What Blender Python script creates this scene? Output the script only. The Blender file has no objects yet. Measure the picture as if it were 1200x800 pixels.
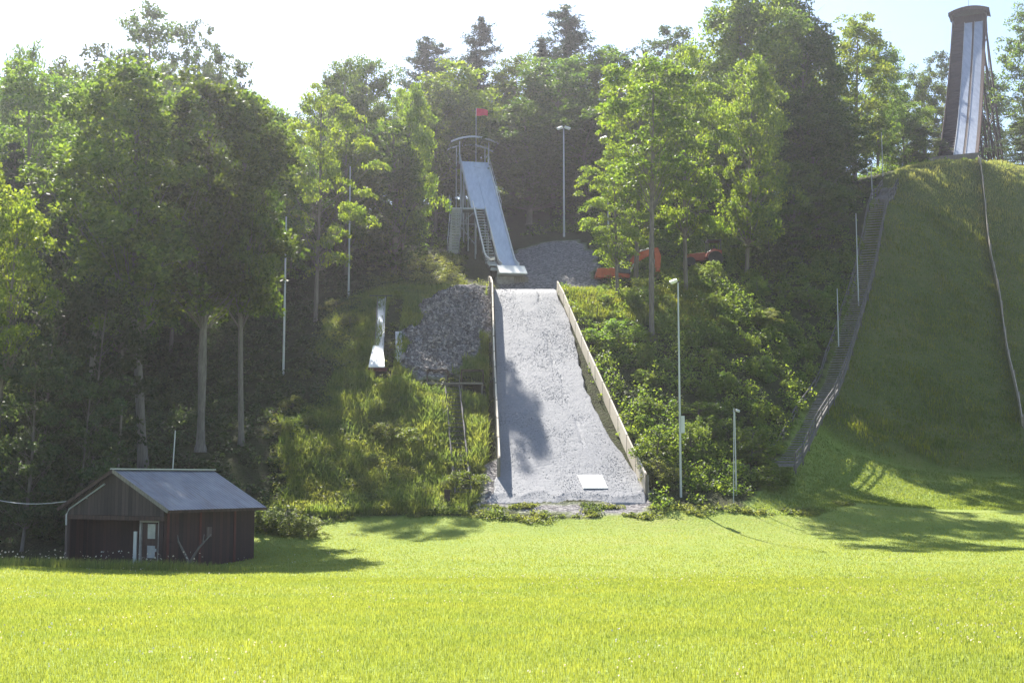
import bpy, math, random
import numpy as np
from mathutils import Vector, Matrix

R = math.radians
SC = bpy.context.scene
COL = SC.collection
rng = np.random.default_rng(7)
random.seed(7)

# ------------------------------------------------------------------ camera model
FOC = 1500.0
TH = math.atan(160 / FOC)
CT, ST = math.cos(TH), math.sin(TH)


def P(u, v, Y):
    """the point at distance Y (metres in front of the viewpoint) seen at photo coordinate u, v"""
    a = (u - 600) / FOC
    b = (400 - v) / FOC
    dx, dy, dz = a, CT - b * ST, ST + b * CT
    k = Y / dy
    return Vector((dx * k, Y, dz * k))


# ------------------------------------------------------------------ helpers
def tag(o, label=None, cat=None, group=None, kind=None):
    if label: o['label'] = label
    if cat: o['category'] = cat
    if group: o['group'] = group
    if kind: o['kind'] = kind
    return o


def empty(name, loc, rz=0.0):
    o = bpy.data.objects.new(name, None)
    COL.objects.link(o)
    o.location = loc
    o.rotation_euler = (0, 0, rz)
    o.empty_display_size = 0.3
    return o


def link(name, me, parent=None, loc=None):
    o = bpy.data.objects.new(name, me)
    COL.objects.link(o)
    if parent is not None: o.parent = parent
    if loc is not None: o.location = loc
    return o


def np_mesh(name, V, F, mats, midx=None, smooth=False):
    """mesh from arrays; F is (n,3) or (n,4)"""
    me = bpy.data.meshes.new(name)
    V = np.asarray(V, np.float32)
    F = np.asarray(F, np.int32)
    n, k = F.shape
    me.vertices.add(len(V))
    me.vertices.foreach_set('co', V.ravel())
    me.loops.add(n * k)
    me.loops.foreach_set('vertex_index', F.ravel())
    me.polygons.add(n)
    me.polygons.foreach_set('loop_start', np.arange(0, n * k, k, dtype=np.int32))
    me.polygons.foreach_set('loop_total', np.full(n, k, np.int32))
    if midx is not None:
        me.polygons.foreach_set('material_index', np.asarray(midx, np.int32))
    me.polygons.foreach_set('use_smooth', np.full(n, smooth, bool))
    for m in mats: me.materials.append(m)
    me.update(calc_edges=True)
    return me


class MB:
    """collects boxes, beams, tubes and sheets into one mesh"""

    def __init__(self):
        self.v, self.f = [], []

    def add(self, vs, fs):
        o = len(self.v)
        self.v += [tuple(p) for p in vs]
        self.f += [tuple(i + o for i in f) for f in fs]
        return self

    def box(self, c, s, M=None):
        c = Vector(c)
        vs = []
        for dx in (-.5, .5):
            for dy in (-.5, .5):
                for dz in (-.5, .5):
                    p = Vector((dx * s[0], dy * s[1], dz * s[2]))
                    if M is not None: p = M @ p
                    vs.append(c + p)
        return self.add(vs, [(0, 1, 3, 2), (4, 6, 7, 5), (0, 4, 5, 1), (2, 3, 7, 6), (0, 2, 6, 4), (1, 5, 7, 3)])

    def beam(self, a, b, w, h, up=(0, 0, 1)):
        a, b = Vector(a), Vector(b)
        d = (b - a).normalized()
        u = Vector(up)
        if abs(d.dot(u)) > .99: u = Vector((0, 1, 0))
        s = d.cross(u).normalized()
        u = s.cross(d)
        vs = []
        for p in (a, b):
            for i, j in ((-1, -1), (1, -1), (1, 1), (-1, 1)):
                vs.append(p + s * (i * w / 2) + u * (j * h / 2))
        return self.add(vs, [(3, 2, 1, 0), (4, 5, 6, 7), (0, 1, 5, 4), (1, 2, 6, 5), (2, 3, 7, 6), (3, 0, 4, 7)])

    def tube(self, pts, r, n=8, cap=True):
        pts = [Vector(p) for p in pts]
        rs = r if isinstance(r, (list, tuple)) else [r] * len(pts)
        vs, fs = [], []
        for i, p in enumerate(pts):
            d = (pts[min(i + 1, len(pts) - 1)] - pts[max(i - 1, 0)]).normalized()
            ref = Vector((0, 0, 1)) if abs(d.z) < .9 else Vector((1, 0, 0))
            s = d.cross(ref).normalized()
            t = s.cross(d)
            for k in range(n):
                a = 2 * math.pi * k / n
                vs.append(p + (s * math.cos(a) + t * math.sin(a)) * rs[i])
        for i in range(len(pts) - 1):
            for k in range(n):
                k2 = (k + 1) % n
                fs.append((i * n + k, i * n + k2, (i + 1) * n + k2, (i + 1) * n + k))
        if cap:
            fs.append(tuple(range(n - 1, -1, -1)))
            fs.append(tuple((len(pts) - 1) * n + k for k in range(n)))
        return self.add(vs, fs)

    def extrude(self, prof, off):
        """closed polygon (list of points) swept by vector off"""
        n = len(prof)
        off = Vector(off)
        vs = [Vector(p) for p in prof] + [Vector(p) + off for p in prof]
        fs = [tuple(range(n)), tuple(range(2 * n - 1, n - 1, -1))]
        fs += [(k, n + k, n + (k + 1) % n, (k + 1) % n) for k in range(n)]
        return self.add(vs, fs)

    def strip(self, A, B, th):
        """slab between two equal polylines with thickness th (downwards)"""
        n = len(A)
        dn = Vector((0, 0, -th))
        vs = [Vector(p) for p in A] + [Vector(p) for p in B]
        vs += [Vector(p) + dn for p in A] + [Vector(p) + dn for p in B]
        fs = []
        for i in range(n - 1):
            fs.append((i, n + i, n + i + 1, i + 1))
            fs.append((2 * n + i, 2 * n + i + 1, 3 * n + i + 1, 3 * n + i))
            fs.append((i, i + 1, 2 * n + i + 1, 2 * n + i))
            fs.append((n + i, 3 * n + i, 3 * n + i + 1, n + i + 1))
        fs.append((0, 2 * n, 3 * n, n))
        fs.append((n - 1, 2 * n - 1, 4 * n - 1, 3 * n - 1))
        return self.add(vs, fs)

    def build(self, name, mat, parent=None, smooth=False, bevel=0.0):
        me = bpy.data.meshes.new(name)
        org = parent.location if parent is not None and parent.parent is None else Vector((0, 0, 0))
        if parent is not None and parent.parent is not None:
            org = parent.parent.location
        me.from_pydata([tuple(Vector(p) - org) for p in self.v] if parent is not None else self.v, [], self.f)
        me.materials.append(mat)
        if smooth:
            me.polygons.foreach_set('use_smooth', [True] * len(me.polygons))
        import bmesh
        bm = bmesh.new(); bm.from_mesh(me)
        bmesh.ops.recalc_face_normals(bm, faces=bm.faces)
        bm.to_mesh(me); bm.free()
        o = link(name, me, parent)
        if bevel:
            b = o.modifiers.new('bevel', 'BEVEL'); b.width = bevel; b.segments = 2; b.limit_method = 'ANGLE'
        return o


# ------------------------------------------------------------------ materials
def newmat(name):
    m = bpy.data.materials.new(name)
    m.use_nodes = True
    nt = m.node_tree
    nt.nodes.clear()
    out = nt.nodes.new('ShaderNodeOutputMaterial')
    return m, nt, out


def N(nt, t, **kw):
    n = nt.nodes.new(t)
    for k, v in kw.items():
        if k in n.inputs.keys():
            n.inputs[k].default_value = v
        else:
            setattr(n, k, v)
    return n


def L(nt, a, b): nt.links.new(a, b)


def ramp(nt, fac, stops):
    r = nt.nodes.new('ShaderNodeValToRGB')
    e = r.color_ramp.elements
    while len(e) < len(stops): e.new(0.5)
    for el, (p, c) in zip(e, stops):
        el.position = p
        el.color = (*c, 1) if len(c) == 3 else c
    L(nt, fac, r.inputs[0])
    return r


def mat_plain(name, c1, c2, scale=3.0, rough=.7, metal=0.0, bump=.0, stretch=(1, 1, 1), detail=5, spec=.4):
    m, nt, out = newmat(name)
    tc = N(nt, 'ShaderNodeTexCoord')
    mp = N(nt, 'ShaderNodeMapping'); mp.inputs['Scale'].default_value = stretch
    L(nt, tc.outputs['Object'], mp.inputs[0])
    nz = N(nt, 'ShaderNodeTexNoise', Scale=scale, Detail=detail, Roughness=.62)
    L(nt, mp.outputs[0], nz.inputs['Vector'])
    cr = ramp(nt, nz.outputs['Fac'], [(.32, c1), (.68, c2)])
    b = N(nt, 'ShaderNodeBsdfPrincipled', Roughness=rough, Metallic=metal)
    b.inputs['Specular IOR Level'].default_value = spec
    L(nt, cr.outputs[0], b.inputs['Base Color'])
    if bump:
        bp = N(nt, 'ShaderNodeBump', Strength=bump, Distance=.05)
        L(nt, nz.outputs['Fac'], bp.inputs['Height'])
        L(nt, bp.outputs[0], b.inputs['Normal'])
    L(nt, b.outputs[0], out.inputs[0])
    return m


def mat_leaf(name, dark, light, tr, trfac=.5, vary=.35, rough=.55, tone_amp=1.0):
    """leaf: diffuse + translucent with a tone for each leaf and each plant"""
    m, nt, out = newmat(name)
    geo = N(nt, 'ShaderNodeNewGeometry')
    oi = N(nt, 'ShaderNodeObjectInfo')
    cr = ramp(nt, geo.outputs['Random Per Island'], [(0, dark), (1, light)])
    hsv = N(nt, 'ShaderNodeHueSaturation')
    mr = N(nt, 'ShaderNodeMapRange'); mr.inputs['To Min'].default_value = 1 - vary; mr.inputs['To Max'].default_value = 1 + vary
    L(nt, oi.outputs['Random'], mr.inputs['Value'])
    mh = N(nt, 'ShaderNodeMapRange'); mh.inputs['To Min'].default_value = .485; mh.inputs['To Max'].default_value = .515
    wn = N(nt, 'ShaderNodeTexWhiteNoise', noise_dimensions='1D')
    L(nt, oi.outputs['Random'], wn.inputs['W'])
    L(nt, wn.outputs['Value'], mh.inputs['Value'])
    L(nt, mh.outputs[0], hsv.inputs['Hue'])
    L(nt, mr.outputs[0], hsv.inputs['Value'])
    tcx = N(nt, 'ShaderNodeTexCoord'); nzx = N(nt, 'ShaderNodeTexNoise', Scale=.55, Detail=3.0)
    L(nt, tcx.outputs['Object'], nzx.inputs['Vector'])
    tone = N(nt, 'ShaderNodeMix', data_type='RGBA', blend_type='MULTIPLY'); tone.inputs[0].default_value = 1.0
    tr_ = ramp(nt, nzx.outputs['Fac'], [(.35, (1 - .28 * tone_amp, 1 - .18 * tone_amp, 1 - .15 * tone_amp)), (.65, (1 + .22 * tone_amp, 1 + .1 * tone_amp, 1 - .05 * tone_amp))])
    L(nt, cr.outputs[0], tone.inputs[6]); L(nt, tr_.outputs[0], tone.inputs[7])
    L(nt, tone.outputs[2], hsv.inputs['Color'])
    d = N(nt, 'ShaderNodeBsdfPrincipled', Roughness=rough)
    d.inputs['Specular IOR Level'].default_value = .3
    L(nt, hsv.outputs[0], d.inputs['Base Color'])
    t = N(nt, 'ShaderNodeBsdfTranslucent')
    mx = N(nt, 'ShaderNodeMix', data_type='RGBA', blend_type='MULTIPLY')
    mx.inputs[0].default_value = 1.0
    L(nt, hsv.outputs[0], mx.inputs[6]); mx.inputs[7].default_value = (*tr, 1)
    L(nt, mx.outputs[2], t.inputs['Color'])
    s = N(nt, 'ShaderNodeMixShader', Fac=trfac)
    L(nt, d.outputs[0], s.inputs[1]); L(nt, t.outputs[0], s.inputs[2])
    L(nt, s.outputs[0], out.inputs[0])
    return m


M = {}
M['leaf'] = mat_leaf('broad_leaf', (.035, .075, .018), (.095, .155, .035), (2.9, 2.6, .9), .5)
M['leaf_bright'] = mat_leaf('bright_leaf', (.055, .105, .018), (.125, .19, .035), (2.9, 2.5, .8), .55, .2)
M['leaf_dark'] = mat_leaf('dark_leaf', (.03, .06, .02), (.075, .12, .03), (2.3, 2.15, .9), .42, .15)
M['leaf_grey'] = mat_leaf('dull_leaf', (.04, .07, .03), (.08, .11, .05), (1.9, 1.9, 1.1), .45)
M['needle'] = mat_leaf('pine_needle', (.025, .05, .028), (.05, .085, .045), (1.6, 1.7, 1.1), .3, .2)
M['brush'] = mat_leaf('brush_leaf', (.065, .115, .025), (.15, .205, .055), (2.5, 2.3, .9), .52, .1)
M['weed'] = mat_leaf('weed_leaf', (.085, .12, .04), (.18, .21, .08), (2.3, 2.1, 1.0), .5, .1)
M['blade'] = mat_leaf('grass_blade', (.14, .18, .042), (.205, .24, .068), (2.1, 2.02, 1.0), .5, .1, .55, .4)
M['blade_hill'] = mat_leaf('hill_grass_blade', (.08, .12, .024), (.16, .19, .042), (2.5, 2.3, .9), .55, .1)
M['blade_slope'] = mat_leaf('slope_grass_blade', (.11, .155, .045), (.20, .235, .085), (2.4, 2.2, 1.0), .55, .1)
M['blade_dry_sunlit'] = mat_leaf('sunlit_dry_grass_blade', (.175, .19, .07), (.29, .30, .125), (2.0, 2.05, 1.1), .55, .1)  # dry straw tone, paled further to carry sunlight on the hill crest
M['bark'] = mat_plain('bark', (.10, .085, .075), (.22, .19, .165), 3, .9, 0, .6, (4, 4, .5))
M['bark_pale'] = mat_plain('pale_bark', (.11, .10, .092), (.22, .20, .18), 3, .9, 0, .5, (4, 4, .6))
M['galv'] = mat_plain('galvanised_steel', (.42, .44, .46), (.55, .57, .60), 2, .45, .3, 0, (1, 1, .3))
M['white_paint'] = mat_plain('white_paint', (.70, .70, .68), (.80, .80, .79), 2, .5)
M['lamp_glass'] = mat_plain('lamp_lens', (.75, .76, .74), (.85, .85, .84), 2, .25)
M['grey_wood'] = mat_plain('weathered_wood', (.15, .135, .12), (.30, .27, .235), 2.5, .85, 0, .3, (6, 6, .8))
M['dark_steel'] = mat_plain('dark_steel', (.05, .05, .055), (.10, .10, .105), 3, .55, .3)
M['dark_wood'] = mat_plain('dark_brown_wood', (.035, .022, .018), (.085, .05, .042), 1.5, .75, 0, .3, (5, 5, .6))
M['red_wood'] = mat_plain('red_barn_board', (.055, .017, .015), (.13, .038, .032), 2.5, .85, 0, .3, (7, 7, .5))
M['barn_grey'] = mat_plain('gable_board', (.07, .05, .045), (.16, .125, .115), 2.5, .85, 0, .3, (7, 7, .5))
M['orange'] = mat_plain('orange_paint', (.40, .07, .022), (.58, .11, .03), 5, .45, 0, 0)
M['rubber'] = mat_plain('black_rubber', (.015, .015, .016), (.035, .034, .033), 6, .8)
M['flag'] = mat_plain('red_flag_cloth', (.55, .02, .06), (.68, .04, .09), 3, .8)
M['concrete'] = mat_plain('concrete', (.22, .21, .20), (.36, .345, .33), 3, .9, 0, .3)
M['track'] = mat_plain('pale_ski_track', (.40, .48, .60), (.54, .62, .74), 1.2, .35, 0, .05, (3, .6, .6))
M['tower_track'] = mat_plain('pale_tower_track', (.26, .30, .38), (.40, .44, .52), 1.0, .4, 0, .05, (3, .6, .3))
M['bright_metal'] = mat_plain('bright_sheet_metal', (.62, .64, .66), (.80, .81, .82), 2.5, .3, .55)


def mat_planks(name, c1, c2, axis='x', width=.2, rough=.85):
    """boards with dark joints along object axis"""
    m, nt, out = newmat(name)
    tc = N(nt, 'ShaderNodeTexCoord')
    sx = N(nt, 'ShaderNodeSeparateXYZ'); L(nt, tc.outputs['Object'], sx.inputs[0])
    mul = N(nt, 'ShaderNodeMath', operation='DIVIDE'); mul.inputs[1].default_value = width
    L(nt, sx.outputs['XYZ'.index(axis.upper())], mul.inputs[0])
    fl = N(nt, 'ShaderNodeMath', operation='FLOOR'); L(nt, mul.outputs[0], fl.inputs[0])
    fr = N(nt, 'ShaderNodeMath', operation='FRACT'); L(nt, mul.outputs[0], fr.inputs[0])
    wn = N(nt, 'ShaderNodeTexWhiteNoise', noise_dimensions='1D'); L(nt, fl.outputs[0], wn.inputs['W'])
    nz = N(nt, 'ShaderNodeTexNoise', Scale=3.5, Detail=6.0, Roughness=.65)
    mp = N(nt, 'ShaderNodeMapping'); mp.inputs['Scale'].default_value = (3, 3, .6)
    L(nt, tc.outputs['Object'], mp.inputs[0]); L(nt, mp.outputs[0], nz.inputs['Vector'])
    add = N(nt, 'ShaderNodeMix', data_type='FLOAT'); add.inputs[0].default_value = .5
    L(nt, wn.outputs['Value'], add.inputs[2]); L(nt, nz.outputs['Fac'], add.inputs[3])
    cr = ramp(nt, add.outputs[0], [(.2, c1), (.8, c2)])
    jt = N(nt, 'ShaderNodeMath', operation='LESS_THAN'); jt.inputs[1].default_value = .07
    L(nt, fr.outputs[0], jt.inputs[0])
    mx = N(nt, 'ShaderNodeMix', data_type='RGBA'); L(nt, jt.outputs[0], mx.inputs[0])
    L(nt, cr.outputs[0], mx.inputs[6]); mx.inputs[7].default_value = (c1[0] * .35, c1[1] * .35, c1[2] * .35, 1)
    b = N(nt, 'ShaderNodeBsdfPrincipled', Roughness=rough)
    L(nt, mx.outputs[2], b.inputs['Base Color'])
    bp = N(nt, 'ShaderNodeBump', Strength=.4, Distance=.03)
    inv = N(nt, 'ShaderNodeMath', operation='SUBTRACT'); inv.inputs[0].default_value = 1
    L(nt, jt.outputs[0], inv.inputs[1]); L(nt, inv.outputs[0], bp.inputs['Height']); L(nt, bp.outputs[0], b.inputs['Normal'])
    L(nt, b.outputs[0], out.inputs[0])
    return m


M['red_planks'] = mat_planks('red_board_wall', (.022, .013, .013), (.056, .026, .024), 'x', .22)
M['gable_planks'] = mat_planks('weathered_gable_boards', (.03, .023, .023), (.085, .064, .06), 'x', .2)
M['side_planks'] = mat_planks('red_side_boards', (.022, .013, .013), (.06, .026, .024), 'y', .22)
M['pale_planks'] = mat_planks('pale_plywood', (.58, .50, .39), (.74, .66, .54), 'y', 2.4)
M['tower_planks'] = mat_planks('tower_brown_boards', (.02, .012, .012), (.05, .03, .028), 'y', .6)
M['stair_wood'] = mat_plain('dark_weathered_wood', (.09, .082, .082), (.19, .175, .17), 2.5, .85, 0, .3, (6, 6, .8))
M['tread_wood'] = mat_plain('stair_tread_wood', (.20, .185, .19), (.36, .335, .335), 4, .85, 0, .2)


# ------------------------------------------------------------------ terrain
def cps():
    C = []
    def a(u, v, Y): C.append(tuple(P(u, v, Y)))
    for u in (-100, 300, 600, 900, 1300):
        a(u, 800, 12); a(u, 742, 18); a(u, 703, 28); a(u, 682, 38)
    for u in (400, 600, 800, 1000, 1250):
        a(u, 676, 46); a(u, 655, 56); a(u, 632, 65)
    for u in (-60, 60, 180):
        a(u, 660 + (u + 60) * .05, 47); a(u, 668, 55); a(u, 640, 64)
    a(300, 668, 50); a(300, 655, 57); a(310, 628, 65)
    a(330, 600, 72); a(400, 606, 71); a(480, 598, 72.5); a(540, 597, 73); a(450, 520, 80); a(450, 442, 88); a(440, 350, 101)
    a(520, 500, 82); a(520, 440, 89); a(560, 430, 90); a(480, 432, 89); a(520, 342, 105.5); a(565, 335, 107)
    a(180, 552, 72); a(250, 532, 75); a(297, 527, 76); a(335, 440, 90); a(410, 350, 106)
    a(0, 575, 72); a(0, 470, 90); a(100, 470, 90); a(0, 370, 112); a(200, 450, 92); a(250, 330, 112); a(120, 350, 114)
    a(-150, 590, 72); a(-150, 470, 92); a(-150, 370, 115)
    # landing strip
    for y, z in ((108, 16.1), (104, 15.3), (98.5, 12.05), (92.5, 8.5), (87.5, 5.75), (81, 2.2), (77.5, .3), (74.5, -1.15), (71.5, -2.0), (68, -2.75)):
        for x in (-1.6, 2.5, 5.6 + (104 - y) * .09):
            C.append((x, y, z - .15))
    a(557, 312, 120); a(530, 289, 119); a(590, 300, 120); a(640, 284, 123); a(690, 288, 122); a(640, 320, 111.5); a(690, 335, 108)
    a(600, 262, 134); a(500, 285, 126); a(600, 230, 145)
    a(720, 345, 106.5); a(770, 343, 106); a(830, 338, 107); a(760, 318, 112); a(850, 315, 114)
    a(700, 405, 96); a(760, 403, 96); a(830, 425, 94); a(720, 480, 87); a(800, 500, 85); a(800, 583, 74.5); a(870, 592, 75.5); a(770, 585, 74)
    a(870, 430, 95); a(860, 375, 103); a(930, 350, 113); a(960, 290, 126); a(900, 320, 116); a(1000, 240, 142)
    # large grass hill
    for u, v, Y in ((1110, 190, 149), (1060, 205, 146), (1180, 192, 150), (1045, 217, 144), (1110, 235, 141), (1090, 270, 135), (1100, 350, 121.5),
                    (1060, 350, 120), (1160, 350, 122), (1080, 450, 105.5), (1000, 450, 104), (1160, 450, 107), (1060, 520, 95), (960, 470, 98),
                    (1160, 520, 97), (950, 520, 88.5), (1000, 560, 86), (1100, 560, 87.5), (1180, 560, 88.5), (920, 560, 82), (920, 600, 75),
                    (1050, 600, 76), (1180, 602, 77), (950, 640, 65), (1100, 637, 66), (1200, 640, 66), (1300, 560, 90), (1300, 450, 110),
                    (1300, 330, 130), (1240, 250, 143), (1300, 200, 160)):
        a(u, v, Y)
    a(1060, 199, 152); a(1085, 193, 153); a(1110, 191, 153.5); a(1140, 191, 154); a(1170, 193, 154); a(1110, 193, 158); a(1160, 194, 158)
    C.append(tuple(P(1122, 194, 165))); C.append(tuple(P(1126, 215, 180))); C.append(tuple(P(1130, 222, 195)))
    a(1050, 200, 165); a(1200, 190, 180); a(960, 210, 165)
    # wooded slope behind
    for x in (-120, -70, -35, -10, 15, 40):
        C.append((x, 135, 26 if x < 15 else 30)); C.append((x, 165, 35)); C.append((x, 210, 43)); C.append((x, 280, 46))
    for x in (80, 130):
        C.append((x, 120, 18)); C.append((x, 165, 38)); C.append((x, 210, 47)); C.append((x, 280, 48))
    return np.array(C)


CP = cps()


def tps_fit(C, lam):
    n = len(C)
    S = 50.0
    X = C[:, :2] / S
    d2 = ((X[:, None] - X[None]) ** 2).sum(-1)
    K = .5 * d2 * np.log(d2 + 1e-12) + lam * np.eye(n)
    Pm = np.c_[np.ones(n), X]
    A = np.zeros((n + 3, n + 3)); A[:n, :n] = K; A[:n, n:] = Pm; A[n:, :n] = Pm.T
    b = np.r_[C[:, 2], 0, 0, 0]
    return X, np.linalg.solve(A, b), S


TX, TW, TS = tps_fit(CP, .004)
# landing strip profile (same as the controls), edges
_py = np.array([68, 71.5, 74.5, 77.5, 81, 87.5, 92.5, 98.5, 104, 108, 116.])
_pz = np.array([-2.75, -2.0, -1.15, .3, 2.2, 5.75, 8.5, 12.05, 15.3, 16.1, 17.2])
_yy = np.linspace(66, 116, 501)
_zz = np.interp(_yy, _py, _pz)
_k = np.exp(-.5 * (np.arange(-15, 16) / 6.) ** 2); _k /= _k.sum()
_zz = np.convolve(np.pad(_zz, 15, mode='edge'), _k, 'valid')


def ZP(y): return np.interp(y, _yy, _zz)
# ramp edges measured as (u, v) against depth
def XL(y): return np.interp(y, [73, 75, 78, 92, 104, 106], [-2.0, -1.2, -.95, -1.17, -1.53, -1.55])
def XR(y): return np.interp(y, [73, 75, 77, 80, 84, 88.5, 91, 98, 104, 106], [7.95, 7.8, 7.6, 6.75, 5.8, 5.1, 4.98, 4.6, 3.6, 3.55])


def clampxy(x, y): return np.clip(x, -150, 165), np.clip(y, 4, 285)


def TZ0(x, y):
    """smooth terrain height, arrays"""
    x = np.atleast_1d(np.asarray(x, float)); y = np.atleast_1d(np.asarray(y, float))
    cx, cy = clampxy(x, y)
    q = np.c_[cx.ravel(), cy.ravel()] / TS
    out = np.empty(len(q))
    for i in range(0, len(q), 20000):
        s = q[i:i + 20000]
        d2 = ((s[:, None] - TX[None]) ** 2).sum(-1)
        out[i:i + 20000] = (.5 * d2 * np.log(d2 + 1e-12)) @ TW[:-3] + TW[-3] + s @ TW[-2:]
    out = out.reshape(x.shape)
    # sit the ground just under the landing strip
    dx = np.maximum(np.maximum(XL(y) - x, x - XR(y)), 0)
    dy = np.maximum(np.maximum(73.5 - y, y - 107.5), 0)
    w = np.clip(1 - np.hypot(dx, dy) / 2.0, 0, 1)
    w = w * w * (3 - 2 * w)
    return out * (1 - w) + (ZP(y) - .16) * w


def TZ(x, y):
    """ground height with its small relief"""
    X = np.atleast_1d(np.asarray(x, float)); Y = np.atleast_1d(np.asarray(y, float))
    Z = TZ0(X, Y)
    gr, wd, hl = ground_masks(X, Y)
    # step between the unmown hill and the mown outrun
    lip = np.clip((94.4 + (vnoise(X, Y, 5, 61) - .5) * 1.6 - Y) / 1.5, 0, 1) * np.clip((Y - 77) / 15, 0, 1)
    Z -= hl * lip * 1.1 * np.clip((X - stairx(Y)) / 2.5, 0, 1)
    rel = (vnoise(X, Y, 2.2, 1) - .5) * .16 + (vnoise(X, Y, 6.5, 2) - .5) * .3
    Z += rel * (wd * 1.1 + hl * (Y > 90) * 1.2) + gr * (vnoise(X, Y, 1.1, 9) - .5) * .25
    heap = inpoly(X, Y, GRAVEL)
    Z += heap * (.25 + (vnoise(X, Y, 1.6, 8) - .5) * .5)
    Z += (vnoise(X, Y, 7, 11) - .5) * .10 * (1 - wd) * np.clip((70 - Y) / 6, 0, 1) * np.clip((Y - 16) / 8, 0, 1)
    on = (X > XL(Y) - .3) & (X < XR(Y) + .3) & (Y > 73.5) & (Y < 107)
    return np.where(on, np.minimum(Z, ZP(Y) - .13), Z)


def T(x, y): return float(TZ(x, y)[0])


def G(u, v, Y):
    """ground point below P"""
    p = P(u, v, Y)
    return Vector((p.x, p.y, T(p.x, p.y)))


def GX(u, Y):
    x = (u - 600) / FOC * Y / (CT + 0 * ST)
    return Vector((x, Y, T(x, Y)))


def vnoise(x, y, s, seed=0):
    """smooth value noise 0..1"""
    r = np.random.default_rng(seed)
    tab = r.random((256, 256))
    fx, fy = np.asarray(x) / s + 1000.3, np.asarray(y) / s + 1000.7
    ix, iy = np.floor(fx).astype(int), np.floor(fy).astype(int)
    tx, ty = fx - ix, fy - iy
    tx = tx * tx * (3 - 2 * tx); ty = ty * ty * (3 - 2 * ty)
    g = lambda i, j: tab[i % 256, j % 256]
    return (g(ix, iy) * (1 - tx) + g(ix + 1, iy) * tx) * (1 - ty) + (g(ix, iy + 1) * (1 - tx) + g(ix + 1, iy + 1) * tx) * ty


def inpoly(x, y, poly):
    x = np.asarray(x); y = np.asarray(y)
    c = np.zeros(x.shape, bool)
    n = len(poly)
    for i in range(n):
        x1, y1 = poly[i]; x2, y2 = poly[(i + 1) % n]
        if y1 == y2: continue
        hit = ((y1 > y) != (y2 > y)) & (x < (x2 - x1) * (y - y1) / (y2 - y1) + x1)
        c ^= hit
    return c


def pxy(*t): return [(P(u, v, Y).x, Y) for u, v, Y in t]


GRAVEL = pxy((470, 425, 90), (485, 435, 88.5), (530, 432, 89), (560, 405, 94), (577, 375, 99), (577, 345, 104), (575, 333, 107), (535, 338, 106.5), (500, 365, 101), (475, 400, 95))
YARD = pxy((575, 335, 107), (590, 310, 114), (605, 283, 122), (640, 280, 124), (676, 278, 124), (690, 290, 122), (700, 320, 114), (700, 338, 107), (655, 340, 106))
TOE = pxy((556, 592, 73.5), (566, 560, 78), (575, 540, 80), (586, 540, 80), (600, 590, 74), (700, 592, 74), (757, 575, 75.5), (770, 592, 74), (760, 606, 72), (690, 612, 71.3), (650, 600, 72.6), (600, 597, 73))


def foot(x):
    """where the mown field meets the slope"""
    return np.interp(x, [-60, -17, -13, -9, -6, -2, 0, 8, 12, 14, 17, 19, 21], [62, 64, 68.5, 70.5, 71.5, 72, 71.0, 71.6, 73, 73.2, 74, 76, 80])


def stairx(y): return 16.6 + (y - 82) * .418
def boardx(y): return np.interp(y, [85, 102, 122, 137, 150], [34.8, 40.5, 46.9, 51.6, 56.0])


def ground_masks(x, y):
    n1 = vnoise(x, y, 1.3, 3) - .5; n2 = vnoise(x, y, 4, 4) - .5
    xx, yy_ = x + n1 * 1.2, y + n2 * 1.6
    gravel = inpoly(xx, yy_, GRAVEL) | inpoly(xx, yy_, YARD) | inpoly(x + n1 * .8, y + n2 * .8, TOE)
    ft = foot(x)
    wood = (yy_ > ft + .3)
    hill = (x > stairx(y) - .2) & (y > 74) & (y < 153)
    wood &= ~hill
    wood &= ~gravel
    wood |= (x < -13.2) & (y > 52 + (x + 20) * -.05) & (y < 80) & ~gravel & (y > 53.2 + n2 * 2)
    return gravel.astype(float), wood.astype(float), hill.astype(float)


def build_ground():
    xs = np.r_[np.linspace(-420, -62, 26)[:-1], np.arange(-62, 84, .55), np.linspace(84, 420, 26)[1:]]
    ys = np.r_[np.linspace(-60, 5, 14)[:-1], np.arange(5, 178, .55), np.linspace(178, 520, 26)[1:]]
    X, Y = np.meshgrid(xs, ys)
    Z = TZ(X, Y)
    gr, wd, hl = ground_masks(X, Y)
    hl = hl * np.clip((Y - 92.5) / 1.2, 0, 1)
    ny, nx = X.shape
    idx = np.arange(nx * ny).reshape(ny, nx)
    F = np.stack([idx[:-1, :-1], idx[:-1, 1:], idx[1:, 1:], idx[1:, :-1]], -1).reshape(-1, 4)
    me = np_mesh('ground', np.c_[X.ravel(), Y.ravel(), Z.ravel()], F, [M['ground']], smooth=True)
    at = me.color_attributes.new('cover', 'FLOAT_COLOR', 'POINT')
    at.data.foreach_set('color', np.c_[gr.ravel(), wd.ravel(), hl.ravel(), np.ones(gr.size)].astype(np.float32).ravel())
    o = link('ground', me)
    return tag(o, kind='structure')


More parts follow.
